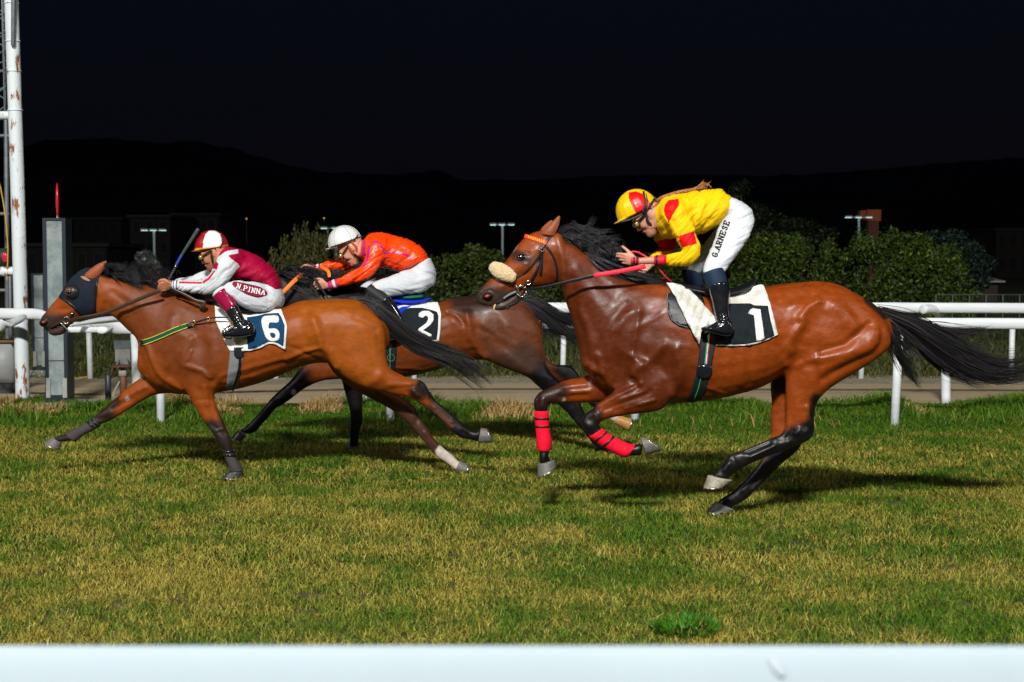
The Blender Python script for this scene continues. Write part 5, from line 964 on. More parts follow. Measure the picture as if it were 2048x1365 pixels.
# ---------------- rider 2
OR, MG = (.98, .060, .002), (.55, .01, .20)
w2 = W(657, 572, D2 - .2); w2b = W(628, 537, D2 + .12)
tor_2 = [(727, 480, 725, 519, .12), (738, 469, 733, 526, .17), (752, 464, 748, 531, .185), (775, 466, 766, 537, .175), (803, 474, 785, 542, .165), (832, 487, 804, 545, .155), (849, 502, 818, 541, .145), (859, 519, 832, 531, .13)]
p2 = dict(D=D2, base=(810, 900), head=(702, 496), al=math.radians(45), neck=(736, 498), hs=1.08, hc=(691, 488.5), hal=math.radians(17), hhs=1.12, skin=(.62, .29, .19),
 label='jockey in glossy orange silks and plain white helmet, arms stretched forward, on number 2 horse', torso=tor_2, collar=True,
 arms=[[(752, 494, 17, -.13), (744, 522, 16, -.2), (728, 546, 14, -.22), (700, 558, 11, -.21), (675, 566, 8.5, -.2), (657, 572, 7.8, -.2)], [(735, 500, 18, .14), (715, 520, 15, .2), (690, 530, 12, .2), (660, 530, 10, .15), (628, 537, 7.5, .12)]],
 sleeves=[[(756, 486, 20, -.09), (754, 498, 22, -.15), (744, 524, 17, -.2), (731, 544, 15.5, -.22), (716, 552, 14.5, -.215), (696, 559, 11.8, -.21), (676, 566, 8.6, -.2)], [(738, 494, 20, .12), (715, 518, 17, .19), (692, 528, 14.5, .2), (665, 531, 11.5, .16), (640, 536, 8, .13)]],
 hands=[(tuple(w2), tuple(hv((657, 572), (640, 571), D2)), (-.1, -.3, .95), (0, 1, -.3), dict(s=.95, curl=(.6, 1.1, .9))), (tuple(w2b), tuple(hv((628, 537), (612, 542), D2)), (-.1, -.5, .85), (-.1, -.8, -.4), dict(s=.95, curl=(.8, 1.2, 1.0)))],
 pelvis=[(832, 530, 862, 520, .13), (824, 540, 872, 545, .145), (820, 548, 869, 566, .14), (812, 552, 853, 580, .12)],
 legs=[[(832, 536, 866, 568, .10, -.05), (812, 541, 842, 585, .10, -.11), (790, 549, 812, 589, .09, -.17), (766, 558, 779, 594, .078, -.22), (746, 566, 760, 593, .066, -.26), (733, 574, 745, 586, .05, -.275)],
       [(832, 536, 862, 568, .10, .05), (800, 543, 830, 582, .09, .14), (760, 553, 778, 588, .075, .22), (730, 566, 744, 584, .06, .275), (720, 573, 732, 582, .05, .28)]],
 shins=[[(742, 582, 14, -.28), (770, 605, 12, -.3), (798, 642, 10, -.31), (780, 664, 7, -.32)], [(728, 580, 14, .28), (756, 605, 12, .3), (784, 642, 10, .31), (766, 664, 7, .32)]],
 boots=[([([(737, 577, 13, -.275), (744, 584, 15, -.28)], M_blk), ([(741, 582, 15.8, -.28), (754, 591, 15.3, -.285), (771, 604, 13.5, -.295)], mat('matte_boot_top', (.008, .010, .014), .6, sheen=.2)),
                ([(769, 601, 14.5, -.293), (780, 614, 13, -.3), (790, 628, 11.5, -.305), (800, 644, 10.5, -.31)], M_patent)],
          [(800, 648, 806, 672, .034, -.32), (786, 655, 789, 678, .038, -.325), (768, 662, 769, 680, .04, -.33), (753, 668, 754, 677, .03, -.335)]),
        ([([(725, 577, 13, .28), (732, 584, 15, .28)], M_blk), ([(730, 582, 15, .28), (756, 604, 13, .295), (786, 644, 10.5, .31)], M_patent)], [(788, 648, 792, 672, .034, .32), (760, 662, 762, 680, .04, .33), (740, 668, 741, 677, .03, .335)])],
 jw=(-.6, 10.0, 11, 42), bw=(.35, 5.0, 9, 50), jcol=OR, jmat=M_satin, jzones=[([(724, 484), (731, 481), (730, 510), (723, 518)], MG, 'b'), ([(660, 556), (720, 528), (722, 532), (664, 560)], MG, (-1, -.05)), ([(736, 492), (741, 492), (737, 520), (728, 535), (724, 534), (733, 518)], MG, (-1, -.03)),
         ([(742, 484), (755, 481), (770, 499), (767, 503), (755, 485.5), (744, 488)], MG, (-1, -.03)), ([(768, 507), (785, 502), (806, 505), (826, 516), (824, 519), (804, 509), (785, 506), (769, 511)], MG, (-1, -.03))],
 jfolds=[([(768, 535), (775, 505), (770, 470)], 4, -7), ([(785, 540), (800, 515), (815, 490)], 4, -6), ([(800, 542), (825, 520), (845, 510)], 4, -7), ([(775, 525), (800, 535)], 4, 6), ([(790, 490), (810, 500)], 5, 6), ([(758, 512), (745, 535)], 4, 5), ([(765, 500), (752, 520), (738, 540)], 3, -6), ([(700, 560), (720, 545), (735, 540)], 3, -5), ([(690, 556), (710, 545)], 3, 5),
         ([(820, 500), (845, 520)], 4, -5), ([(770, 480), (800, 485)], 4, 5), ([(720, 560), (728, 545)], 3, -5), ([(650, 530), (680, 525)], 3, -5), ([(660, 540), (690, 536)], 3, 5)],
 bfolds=[([(790, 555), (830, 565), (862, 555)], 3, -4), ([(775, 575), (815, 580), (850, 572)], 3, -4), ([(770, 585), (800, 588), (840, 580)], 3, 4), ([(838, 535), (865, 545)], 3, -4), ([(750, 580), (770, 592)], 3, -5), ([(800, 550), (845, 545), (868, 540)], 3, -3)],
 hcol=(.66, .69, .67), hzones=[], hstraps=[([(658, 496), (680, 489), (705, 480), (724, 473)], 2.6, M_strapb), ([(694, 500), (706, 485), (716, 470)], 2.4, M_strapb)],
 harness=[([((.0, -.088, .02), .007), ((.01, -.082, -.03), .012), ((.02, -.066, -.07), .012), ((.05, -.03, -.10), .008)], mat('tan_harness', (.32, .07, .02), .5)), ([((-.04, -.084, .02), .007), ((-.035, -.08, -.03), .011), ((.0, -.07, -.07), .011)], mat('tan_harness2', (.32, .07, .02), .5)), ([((.01, -.080, -.06), .009), ((.01, -.068, -.1), .010)], M_blk)])
rid2, j2, jc2, b2, bc2, h2_, T2, R2 = person(p2)
TH2, RH2, oH2 = frame(D2, (691, 488.5), math.radians(17), 1.12)
M_seam = mat('helmet_seam', (.40, .43, .41), .4)
for t in (0, 1.05, 2.1):
    P = [TH2((.1235 * math.cos(a) * math.cos(t), .1045 * math.cos(a) * math.sin(t), .012 + .1245 * math.sin(a))) + (.0022,) for a in np.linspace(0, 3.14, 22)]
    M_obj('seam_ridge', tube(0, P, n=1, N=6, world=True, cap=.1), M_seam, h2_)
cu = M_obj('cuff', tube(D2, [(657, 572, 7.8, -.2), (676, 566, 8.8, -.2)], cap=.1), mat('magenta_cuff', (.5, .01, .15), .6), j2)
M_obj('cuff_band', tube(D2, [(666, 569, 8.8, -.2), (671, 567.5, 9, -.2)], n=1, cap=.05), mat('cream_band', (.7, .7, .5), .6), cu)
cu = M_obj('cuff', tube(D2, [(628, 537, 7, .12), (640, 536, 7.8, .13)], cap=.1), bpy.data.materials['magenta_cuff'], j2)
M_obj('cuff_band', tube(D2, [(634, 536.5, 7.8, .12), (638, 536, 8, .12)], n=1, cap=.05), bpy.data.materials['cream_band'], cu)
rn2 = M_obj('rein', [tube(D2, [(552, 598, 4, -.22), (570, 581, 4.2, -.22), (590, 561, 4.4, -.18), (606, 547, 4.2, -.08), (613, 541, 4, .04)], flat=.4), tube(D2, [(622, 546, 2.5, .05), (632, 540, 3, -.02), (645, 537.5, 3.6, -.10), (656, 543, 3.8, -.15), (659, 554, 3.4, -.17)], flat=.5)], M_org, root2)
wh2 = M_obj('riding_whip', [tube(D2, [(630, 558, 3.0, -.26), (642, 576, 2.0, -.24), (650, 588, 1.8, -.22), (660, 604, 1.6, -.2)], n=3)], mat('whip_shaft', (.03, .035, .04), .45))
tag(wh2, 'short black riding whip pointing down from the orange jockey\'s near hand', 'whip')
# ================================================================== ground
def patchiness(x, y): return .20 * vnoise(x, y * 1.3, 2.2, 8) + .22 * vnoise(x, y * 1.6, .8, 5) + .35 * vnoise(x, y, .28, 6) + .25 * vnoise(x, y, .10, 7)
YT0, YT1 = ground_y(806), ground_y(767)          # near and far edge of the sand track
YF = ground_y(752)
xs = np.concatenate([[-2500, -400, -60], np.linspace(-14, 14, 141), [60, 400, 2500]]); ys = np.concatenate([[-60, -5], np.linspace(0, 30, 151), [60, 200, 700, 3000]])
GX, GY = np.meshgrid(xs, ys, indexing='ij'); GZ = np.where((np.abs(GX) < 15) & (GY < 31) & (GY > 0), .03 * vnoise(GX, GY, 1.3, 31) - .012 + .012 * vnoise(GX, GY, .35, 32) - .02, -.02)
GZ = np.where((GY > YT0 - .3) & (GY < YF + 1), -.02, GZ)
nx, ny = GX.shape; idx = np.arange(nx * ny).reshape(nx, ny); Fg = np.stack([idx[:-1, :-1], idx[1:, :-1], idx[1:, 1:], idx[:-1, 1:]], -1).reshape(-1, 4)
def zg(x, y):
    v = .03 * vnoise(x, y, 1.3, 31) - .012 + .012 * vnoise(x, y, .35, 32) - .02
    return np.where((y > YT0 - .3) & (y < YF + 1), -.02, v)
M_turf = mat('turf_soil', (.030, .042, .008), .95, col2=(.09, .075, .025), nscale=1.6, bump=.8, bscale=60, bdist=.02)
g = mesh_obj('ground', np.stack([GX.ravel(), GY.ravel(), GZ.ravel()], 1), Fg.astype(np.int32), M_turf); g['kind'] = 'structure'
M_sand = mat('sand_track', (.36, .28, .17), .95, col2=(.46, .37, .24), nscale=3.5, stretch=(.12, 3.5, 1), bump=.5, bscale=22, bdist=.02)
n_ = 60; tx = np.linspace(-80, 80, 161); e0 = YT0 + .12 * (vnoise(tx, 0 * tx, .7, 40) - .5); e1 = YT1 + .25 * (vnoise(tx, 0 * tx, 1.1, 41) - .5)
V = np.vstack([np.c_[tx, e0, 0 * tx - .004], np.c_[tx, e1, 0 * tx - .004]]); k = len(tx)
t_ = mesh_obj('sand_track', V, np.array([(i, i + 1, i + 1 + k, i + k) for i in range(k - 1)], dtype=np.int32), M_sand, smooth=False); t_['kind'] = 'structure'
M_grav = mat('gravel_verge', (.26, .22, .14), .95, col2=(.42, .38, .28), nscale=12, bump=1, bscale=60, bdist=.03)
V = np.vstack([np.c_[tx, e1 - .02, 0 * tx - .008], np.c_[tx, YF + .5 * (vnoise(tx, 0 * tx, .8, 42) - .5), 0 * tx - .008]])
t_ = mesh_obj('gravel_verge', V, np.array([(i, i + 1, i + 1 + k, i + k) for i in range(k - 1)], dtype=np.int32), M_grav, smooth=False); t_['kind'] = 'structure'

# ------------------------------------------------------------------ grass (blades)
M_blade = mat('grass_blades', vcol=True, rough=.6, spec=.25)
def blades(name, x, y, h, wd, col, lean=.6, seed=0, z=None, kind='stuff', parent=None, azb=None):
    r = np.random.default_rng(seed); n = len(x); az = r.uniform(0, 2 * math.pi, n) if azb is None else azb; ln = r.uniform(.15, 1, n) ** .8 * lean
    z = zg(x, y) if z is None else z; dx, dy = np.cos(az), np.sin(az); fa = r.uniform(0, math.pi, n); wx, wy = np.cos(fa) * wd / 2, np.sin(fa) * wd / 2
    P0 = np.stack([x, y, z - .004], 1); P1 = P0 + np.stack([dx * h * ln * .35, dy * h * ln * .35, h * .6], 1); P2 = P0 + np.stack([dx * h * ln, dy * h * ln, h * (1 - .35 * ln)], 1)
    Wv = np.stack([wx, wy, 0 * wx], 1); V = np.stack([P0 - Wv, P0 + Wv, P1 + Wv * .8, P1 - Wv * .8, P2 + Wv * .12, P2 - Wv * .12], 1).reshape(-1, 3)
    b = np.arange(n)[:, None] * 6; Fq = np.concatenate([b + np.array([0, 1, 2, 3]), b + np.array([3, 2, 4, 5])]).astype(np.int32)
    C = np.repeat(col, 6, 0); o = mesh_obj(name, V, Fq, M_blade, parent, True, C)
    if kind: o['kind'] = kind
    return o
def turf_cols(x, y, r):
    n = len(x); p = patchiness(x, y) + .06 * (r.random(n) - .5); g1, g2, s1, s2 = map(np.array, ((.018, .086, .003), (.092, .168, .004), (.215, .175, .018), (.42, .345, .07)))
    far = np.clip((y - 13.2) / 1.0, 0, 1) * .5; near = np.clip((6.2 - y) / 2.4, 0, 1) * .10
    t = np.clip((p - .46 - far * .45 - near) * 3.2 + .19 + (r.random(n) - .5) * 1.35, 0, 1)[:, None]; u = r.random(n)[:, None]
    return (g1 * (1 - u) + g2 * u) * (1 - t) + (s1 * (1 - u) + s2 * u) * t
r = np.random.default_rng(100)
DIV = [(a_, b2, c_) for a_, b2, c_ in zip(r.uniform(-4.2, 4.2, 46), r.uniform(3.9, 12.5, 46), r.uniform(.025, .06, 46))]      # hoof marks
for (a, b_, dens, wd, hh) in ((3.2, 5.2, 15000, .0028, .036), (5.2, 7.6, 10000, .0036, .040), (7.6, 10.6, 6000, .0048, .045), (10.6, YT0 - .15, 3500, .0070, .050)):
    area = .46 * (b_ ** 2 - a ** 2); n = int(area * dens); y = np.sqrt(r.uniform(a * a, b_ * b_, n)); x = (r.random(n) - .5) * .92 * y
    sc_ = vnoise(x, y, .16, 55) * .6 + vnoise(x, y, .05, 56) * .4; dv = np.full(n, 9.0)
    for q_ in DIV: dv = np.minimum(dv, np.hypot((x - q_[0]) * .7, y - q_[1]) / q_[2])
    k_ = (sc_ < .80) & (dv > .75 + .5 * r.random(n)); x, y = x[k_], y[k_]; n = len(x)
    blades('grass', x, y, hh * r.uniform(.45, 1.35, n), wd * r.uniform(.6, 1.3, n), turf_cols(x, y, r), 1.5, seed=int(a * 10))
# taller weedy fringe along the far rail, and the dim verge past the sand
n = 42000; x = r.uniform(-6.4, 6.4, n); y = YT0 - .12 - np.abs(r.normal(0, .75, n)); hgt = vnoise(x, y, .5, 50); k_ = hgt > .33 + .12 * r.random(n); x, y, hgt = x[k_], y[k_], hgt[k_]
n = len(x); u = r.random(n)[:, None]; col = np.array((.025, .09, .003)) * (1 - u) + np.array((.11, .19, .010)) * u; dry = (vnoise(x, y, .7, 51) > .66)[:, None]; col = np.where(dry, np.array((.36, .24, .09)) * (.6 + .7 * u), col)
blades('tall_grass', x, y, (.045 + .26 * np.clip(hgt - .38, 0, 1)) * r.uniform(.6, 1.5, n), .011 * r.uniform(.5, 1.4, n), col, 1.0, seed=60)
n = 30000; y = YF + r.uniform(-.35, 7.5, n); x = (r.random(n) - .5) * .95 * y; u = r.random(n)[:, None]; col = np.array((.03, .055, .006)) * (1 - u) + np.array((.13, .12, .03)) * u
blades('verge_grass', x, y, .10 * r.uniform(.5, 2.0, n) * (.5 + vnoise(x, y, .8, 52)), .016 * r.uniform(.5, 1.4, n), col, 1.2, seed=61)
# the leafy green tuft in the foreground and a few broad weeds
def tuft(px, py, rad, n, h, seed, label, col=(.026, .12, .003), cat='weed', name='grass_tuft', grp=None):
    Y = ground_y(py); c = W(px, py, Y); r = np.random.default_rng(seed); a, q = r.uniform(0, 6.283, n), np.sqrt(r.random(n)) * rad; x, y = c.x + q * np.cos(a), c.y + q * np.sin(a)
    u = r.random(n)[:, None]; C = np.array(col) * (.6 + .9 * u); o = blades(name, x - c.x, y - c.y, h * r.uniform(.5, 1.2, n), .006 * Y / 6 * r.uniform(.7, 1.5, n), C, 1.3, seed, z=zg(x, y) * 1.0, kind=None, azb=a + r.normal(0, .5, n))
    o.location = (c.x, c.y, 0); tag(o, label, cat, grp); return o
tuft(1368, 1262, .14, 600, .065, 70, 'bright green grass tuft in the foreground turf, just above the blurred white rail')

tuft(1185, 806, .5, 500, .16, 73, 'long patch of tall green weeds under the neck of the number 1 horse', (.04, .16, .012))

# ================================================================== rails
M_rail = mat('white_painted_rail', (.74, .79, .82), .42, spec=.4, noise=.20, nscale=4, stretch=(.5, 1, 3), bump=.08, bscale=30)
M_railp = mat('white_plastic_rail', (.325, .395, .44), .75, spec=.1, noise=.06, nscale=3)
X_ = lambda px, D: W(px, HOR, D).x
def rail_tube(pts, flat=.6): return tube(0, [tuple(W(a, b, d)) + (m_of(r_, d),) for a, b, d, r_ in pts], n=5, N=18, world=True, flat=flat, cap=.4)
def post(px, pytop, pybase, r_, parent, lean=0, name='post', M=M_rail):
    Y = ground_y(pybase); a = W(px, pybase, Y); b = W(px + lean, pytop, Y); return M_obj(name, wtube([(a.x, a.y, -.05), (b.x, b.y, b.z)], r_, N=14, cap=.1), M, parent)
nr = thing('running_rail', 'near white running rail with straight posts, closest to the galloping horses', 'rail', (0, 14.6, 0))
M_obj('rail', rail_tube([(203, 661, 13.9, 12.5), (264, 658, 14.2, 11), (700, 651, 14.6, 11), (1100, 647.5, 14.6, 11), (1500, 647, 14.5, 11), (1795, 647, 14.3, 11), (2300, 649, 14.1, 11.5)]), M_rail, nr)
for px, ln in ((322, -2), (781, -1), (1270, 1), (1789, 10)): post(px, 652, 842 if px < 1700 else 847, .042, nr, ln)
fr = thing('running_rail', 'higher white running rail on curved gooseneck posts, second from the track', 'rail', (0, 16.3, 0))
M_obj('rail', rail_tube([(139, 652, 14.7, 2.5), (165, 647, 14.9, 6), (205, 641, 15.2, 10.5), (264, 636, 15.6, 10.5), (400, 628, 16, 10.5), (700, 619, 16.3, 10.5), (1100, 616, 16.3, 10.5), (1500, 616, 16.25, 10.5), (1795, 616, 16.2, 10.5), (2300, 618, 16.1, 10.5)]), M_rail, fr)
for x_ in (-2.2, 1.2, 4.1): M_obj('joint_sleeve', wtube([(x_, 16.3, W(1500, 616, 16.3).z), (x_ + .12, 16.3, W(1500, 616, 16.3).z)], .060, cap=.05), M_rail, fr)
for px, q in ((273, -1), (730, -1), (1310, 1), (1892, 1)):
    Yb = ground_y(806); P = []
    for dx, py, dd in ((0, 808, 0), (-.5, 740, 0), (-2, 690, 0), (-5, 655, -.02), (-12, 632, -.10), (-25, 620, -.30), (-46, 619, -.42)): v = W(px + dx, py, Yb + dd); P.append((v.x, v.y, v.z, .050))
    M_obj('gooseneck_post', tube(0, P, n=5, N=14, world=True, cap=.2), M_rail, fr)
lr = thing('running_rail', 'short upper white rail length left of the steel finish post, ending in a rounded tip', 'rail', (X_(40, 15.8), 15.8, 0))
M_obj('rail', rail_tube([(-300, 627, 16.2, 11), (-100, 628, 16, 11), (40, 628, 15.8, 11), (80, 630, 15.7, 10.5), (97, 637, 15.6, 8)]), M_rail, lr); post(-120, 632, 810, .05, lr)
lb = thing('running_rail', 'curved lower white rail end bending behind the rusty white pole at the left edge', 'rail', (X_(20, 14.8), 14.8, 0))
M_obj('rail', rail_tube([(-160, 664, 14.4, 13), (-60, 660, 14.5, 13), (5, 651, 14.7, 12.5), (34, 642, 15.0, 10.5), (46, 634, 15.3, 8)]), M_rail, lb); post(-80, 660, 838, .042, lb)
br = thing('rail_brace', 'thin white rail brace just right of the tall steel finish post', 'rail', (X_(170, 15), 15, 0))
M_obj('bar', rail_tube([(137, 660, 15, 6), (203, 660, 15, 6)]), M_rail, br)
ir = thing('inner_rail', 'distant low white rail on thin posts across the sand track', 'rail', (0, YF, 0))
M_obj('rail', rail_tube([(100, 650, YF, 5.5), (1000, 648, YF, 5.5), (2300, 648, YF, 5.5)]), M_rail, ir)
for px in (181, 552, 829, 1125, 1422, 1722, 2022): post(px, 650, 756, .037, ir, 3 if px > 1024 else -4)
lf = thing('foreground_rail', 'blurred white foreground rail running across the bottom of the view', 'rail', (0, 1.8, 0))
zc = W(1024, 1300, 1.8).z - .13
M_obj('rail', tube(0, [(x, 1.82, zc, .13) for x in np.linspace(-4, 4, 9)], n=2, N=48, world=True, flat=.22, cap=.2), M_railp, lf)
for x in (-2.4, 2.4): M_obj('post', wtube([(x, 1.82, -.05), (x, 1.82, zc - .02)], .035), M_railp, lf)
M_obj('scuff_mark', tube(0, [(.314, 1.806, zc + .119, .003), (.321, 1.801, zc + .110, .006), (.329, 1.797, zc + .099, .004)], n=2, world=True, flat=.3), mat('scuff', (.35, .40, .45), .7), lf)

# ================================================================== finish-line furniture at the left
M_rust = mat('rusty_white_paint', (.66, .73, .76), .55, col2=(.24, .08, .025), nscale=5.5, stretch=(2.0, 2.0, .7), bump=.3, bscale=30)
for n_d in M_rust.node_tree.nodes:
    if n_d.type == 'VALTORGB': n_d.color_ramp.elements[0].position = .54; n_d.color_ramp.elements[1].position = .60
M_zinc = mat('mottled_zinc', (.30, .36, .36), .33, metal=.1, col2=(.17, .215, .22), nscale=6, rvar=.08, bump=.2, bscale=40)
M_dfr = mat('dark_steel_frame', (.03, .04, .055), .4, metal=.4)
M_gst = mat('grey_steel', (.16, .18, .20), .5, metal=.4, noise=.4, nscale=12)
M_conc = mat('weathered_concrete', (.33, .34, .31), .9, noise=.35, nscale=7, bump=.5, bscale=40)
DP = 16.3
fp = thing('finish_pole', 'thick white pole streaked with rust at the left edge, taller than the picture', 'pole', (W(46, 812, DP).x, DP, 0))
def wp(px, py, D, r_px): v = W(px, py, D); return (v.x, v.y, v.z, m_of(r_px, D))
M_obj('pole', tube(0, [wp(46, 812, DP, 14), wp(40, 540, DP, 14), wp(31, 250, DP, 13.5), wp(20, -80, DP, 13.5)], n=6, N=20, world=True), M_rust, fp)
for py in (6, 82, 142, 220): M_obj('collar', tube(0, [wp(22.5 + py * .035, py, DP, 15), wp(22.6 + py * .035, py + 2.2, DP, 15)], n=1, world=True, cap=.05), M_rust, fp)
for py, rr in ((231, 8.5), (543, 9.5)): M_obj('cross_arm', tube(0, [wp(30 + py * .01, py, DP + .03, rr), wp(-140, py + 2, DP + .03, rr)], n=1, world=True), M_rust, fp)
M_obj('conduit', tube(0, [wp(26, 90, DP - .1, 4), wp(28, -60, DP - .1, 5)], n=2, world=True), M_gst, fp)
lm = thing('lattice_mast', 'grey steel lattice mast behind the rusty pole, upper left corner', 'mast', (W(4, 760, 19).x, 19, 0))
DL = 19.0
for x, dy in ((10, 0), (-26, 0), (12, .25), (-24, .25)): M_obj('chord', tube(0, [wp(x, 252, DL + dy, 1.6), wp(x - 8, -80, DL + dy, 1.6)], n=1, world=True), M_gst, lm)
for k in range(12): M_obj('brace', tube(0, [wp(11, 225 - k * 26, DL, 1.1), wp(-26, 225 - k * 26 - (22 if k % 2 else -18), DL, 1.1)], n=1, world=True), M_gst, lm)
for k in range(8): M_obj('brace', tube(0, [wp(11, 212 - k * 38, DL + .2, 1.3), wp(-26, 240 - k * 38, DL + .2, 1.3)], n=1, world=True), M_gst, lm)
M_obj('leg', tube(0, [wp(16, 770, DL, 5), wp(12, 235, DL, 4.5)], n=2, world=True), M_gst, lm); M_obj('leg', tube(0, [wp(24, 250, DL + .3, 2), wp(24, 760, DL + .3, 2)], n=1, world=True), M_gst, lm)
for py in (272, 428, 581): M_obj('cross_bar', tube(0, [wp(16, py, DL, 3.5), wp(-80, py, DL, 3.5)], n=1, world=True), M_gst, lm)
cb = M_obj('cable', tube(0, [wp(-30, 250, 17.6, 1.2), wp(2, 380, 17.6, 1.2), wp(15, 480, 17.6, 1.2), wp(14, 560, 17.6, 1.2)], n=4, world=True), mat('yellow_cable', (.55, .33, .03), .6)); tag(cb, 'thin yellow cable hanging behind the rusty white pole', 'cable')
sb = thing('signal_box', 'small dark signal box with a dull red lamp behind the rusty pole', 'signal', tuple(W(10, 515, 17.8)))
x0 = W(-6, 515, 17.8).x; M_obj('housing', box(x0, x0 + .17, 17.7, 17.9, W(0, 533, 17.8).z, W(0, 497, 17.8).z), mat('dark_green_box', (.02, .035, .02), .5), sb); c = W(10, 515, 17.68); M_obj('lamp', ellipsoid(tuple(c), (.035, .02, .06)), mat('red_lens', (.5, .01, .06), .2, emit=(.6, .02, .1), estr=.25), sb)
M_obj('bracket', wtube([(c.x, 17.85, c.z + .1), (W(12, 515, 17.8).x, 17.9, -.05)], .02), M_gst, sb)
kb = thing('equipment_cabinet', 'grey metal cabinet standing behind the rusty white pole', 'cabinet', (X_(15, 17.8), 17.8, 0))
xa, xb = X_(-14, 17.8), X_(30, 17.8); M_obj('body', box(xa, xb, 17.6, 17.95, .12, W(0, 684, 17.8).z), mat('pale_grey_cabinet', (.28, .30, .30), .5, noise=.2, nscale=8), kb); M_obj('lid', box(xa - .03, xb + .03, 17.57, 17.98, W(0, 684, 17.8).z, W(0, 680, 17.8).z), mat('rusty_lid', (.16, .08, .05), .7), kb); M_obj('plinth', box(xa + .02, xb - .02, 17.62, 17.93, -.04, .12), M_gst, kb)
def mirror_post(nm, label, pxl, pxr, ptop, pbase, D, disc):
    zt, zb = W(0, ptop, D).z, .10; xl, xr = W(pxl, pbase, D).x, W(pxr, pbase, D).x; wd = xr - xl; t = thing(nm, label, 'post', ((xl + xr) / 2, D, 0))
    f = .16 * wd; y0, y1 = D - .5 * wd, D + .5 * wd
    o = M_obj('frame', [box(xl, xl + f, y0, y1, zb, zt), box(xr - f, xr, y0, y1, zb, zt), box(xl + f, xr - f, y0, y1, zt - f * .7, zt), box(xl + f, xr - f, y0, y1, zb, zb + f)], M_dfr, t, smooth=False)
    M_obj('panel', box(xl + f, xr - f, y0 + .012, y1 - .012, zb + f, zt - f * .7), M_zinc, t, smooth=False)
    M_obj('joint_seam', box(xl + f, xr - f, y0 + .006, y0 + .013, zb + .40, zb + .408), M_dfr, t, smooth=False)
    M_obj('base_plate', box(xl - .35 * f, xr + .5 * f, y0 - .03, y1 + .03, zb - .035, zb - .002), M_dfr, t, smooth=False)
    for a, b_ in ((xl + .01, xl + .055), (xr - .055, xr - .01)): M_obj('corner_bracket', box(a, b_, y0 - .006, y0 - .001, zb + .01, zb + .22), M_conc, t, smooth=False)
    s = M_obj('plinth', box(xl - .06, xr + (.28 if disc else .04), y0 - .12, y1 + .1, -.06, zb - .036), M_conc, t, smooth=False); bevel(s, .012)
    if disc:
        c = W((pxl + pxr) / 2 - 5, ptop, D); M_obj('finish_disc', ellipsoid((c.x, D, zt + .19), (.020, .10, .185), Matrix.Rotation(math.atan2(-c.x, D), 3, 'Z')), mat('red_enamel', (.65, .01, .02), .35, coat=.5, bump=.3, bscale=20), t); M_obj('disc_stem', wtube([(c.x, D, zt - .01), (c.x, D, zt + .05)], .012), M_rust, t)
    return t
mirror_post('finish_post', 'tall steel-clad finish post with a thin red disc on top, behind the leading horse\'s nose', 98, 143, 437, 803, 16.0, True)
mirror_post('marker_post', 'shorter steel-clad post standing behind and left of the tall finish post', 70, 97, 547, 750, 20.5, False)
ps = M_obj('stub_post', wtube([(W(217, 808, ground_y(808)).x, ground_y(808), -.05), (W(216, 751, ground_y(808)).x, ground_y(808), W(216, 751, ground_y(808)).z)], .034, N=14), mat('black_pipe', (.03, .035, .045), .4)); tag(ps, 'short black stub post between the finish post and the leading horse\'s leg', 'post')
Yh = ground_y(790); hx = W(247, 790, Yh).x
hy = thing('hydrant', 'brown hydrant pipe with a flat plate on top beside the leading horse\'s chest', 'hydrant', (hx, Yh, 0)); M_hb = mat('rusty_brown', (.15, .06, .035), .6, noise=.5, nscale=20)
M_obj('pipe', wtube([(hx, Yh, -.05), (hx, Yh, .22)], .045), M_hb, hy); M_obj('plate', wtube([(hx, Yh, .33), (hx, Yh, .345)], .13, N=20, cap=.02), M_hb, hy); M_obj('valve', box(hx - .04, hx + .04, Yh - .05, Yh + .04, .22, .29), M_conc, hy); M_obj('neck', wtube([(hx, Yh, .29), (hx, Yh, .33)], .03), M_gst, hy)
M_obj('hose', wtube([(hx - .03, Yh - .05, .16), (hx - .08, Yh - .09, .05), (hx - .10, Yh - .1, -.03)], .012, n=4), M_conc, hy)
Yc = ground_y(735)
cbk = thing('concrete_block', 'grey concrete block with a dark cap behind the rail near the leading horse\'s chest', 'block', (W(250, 735, Yc).x, Yc, 0)); xa = W(236, 735, Yc).x; xb = W(266, 735, Yc).x
o = M_obj('block', box(xa, xb, Yc - .15, Yc + .15, -.05, .28), M_conc, cbk, smooth=False); M_obj('cap', box(xa - .01, xb + .01, Yc - .16, Yc + .16, .28, .40), M_gst, cbk, smooth=False)
yr = M_obj('rope', tube(0, [wp(135, 754, 19.5, 1.1), wp(155, 757, 19.5, 1.1), wp(176, 754, 19.5, 1.1)], n=4, world=True), mat('yellow_rope', (.5, .35, .03), .7)); tag(yr, 'thin yellow rope lying on the verge right of the finish post', 'rope')

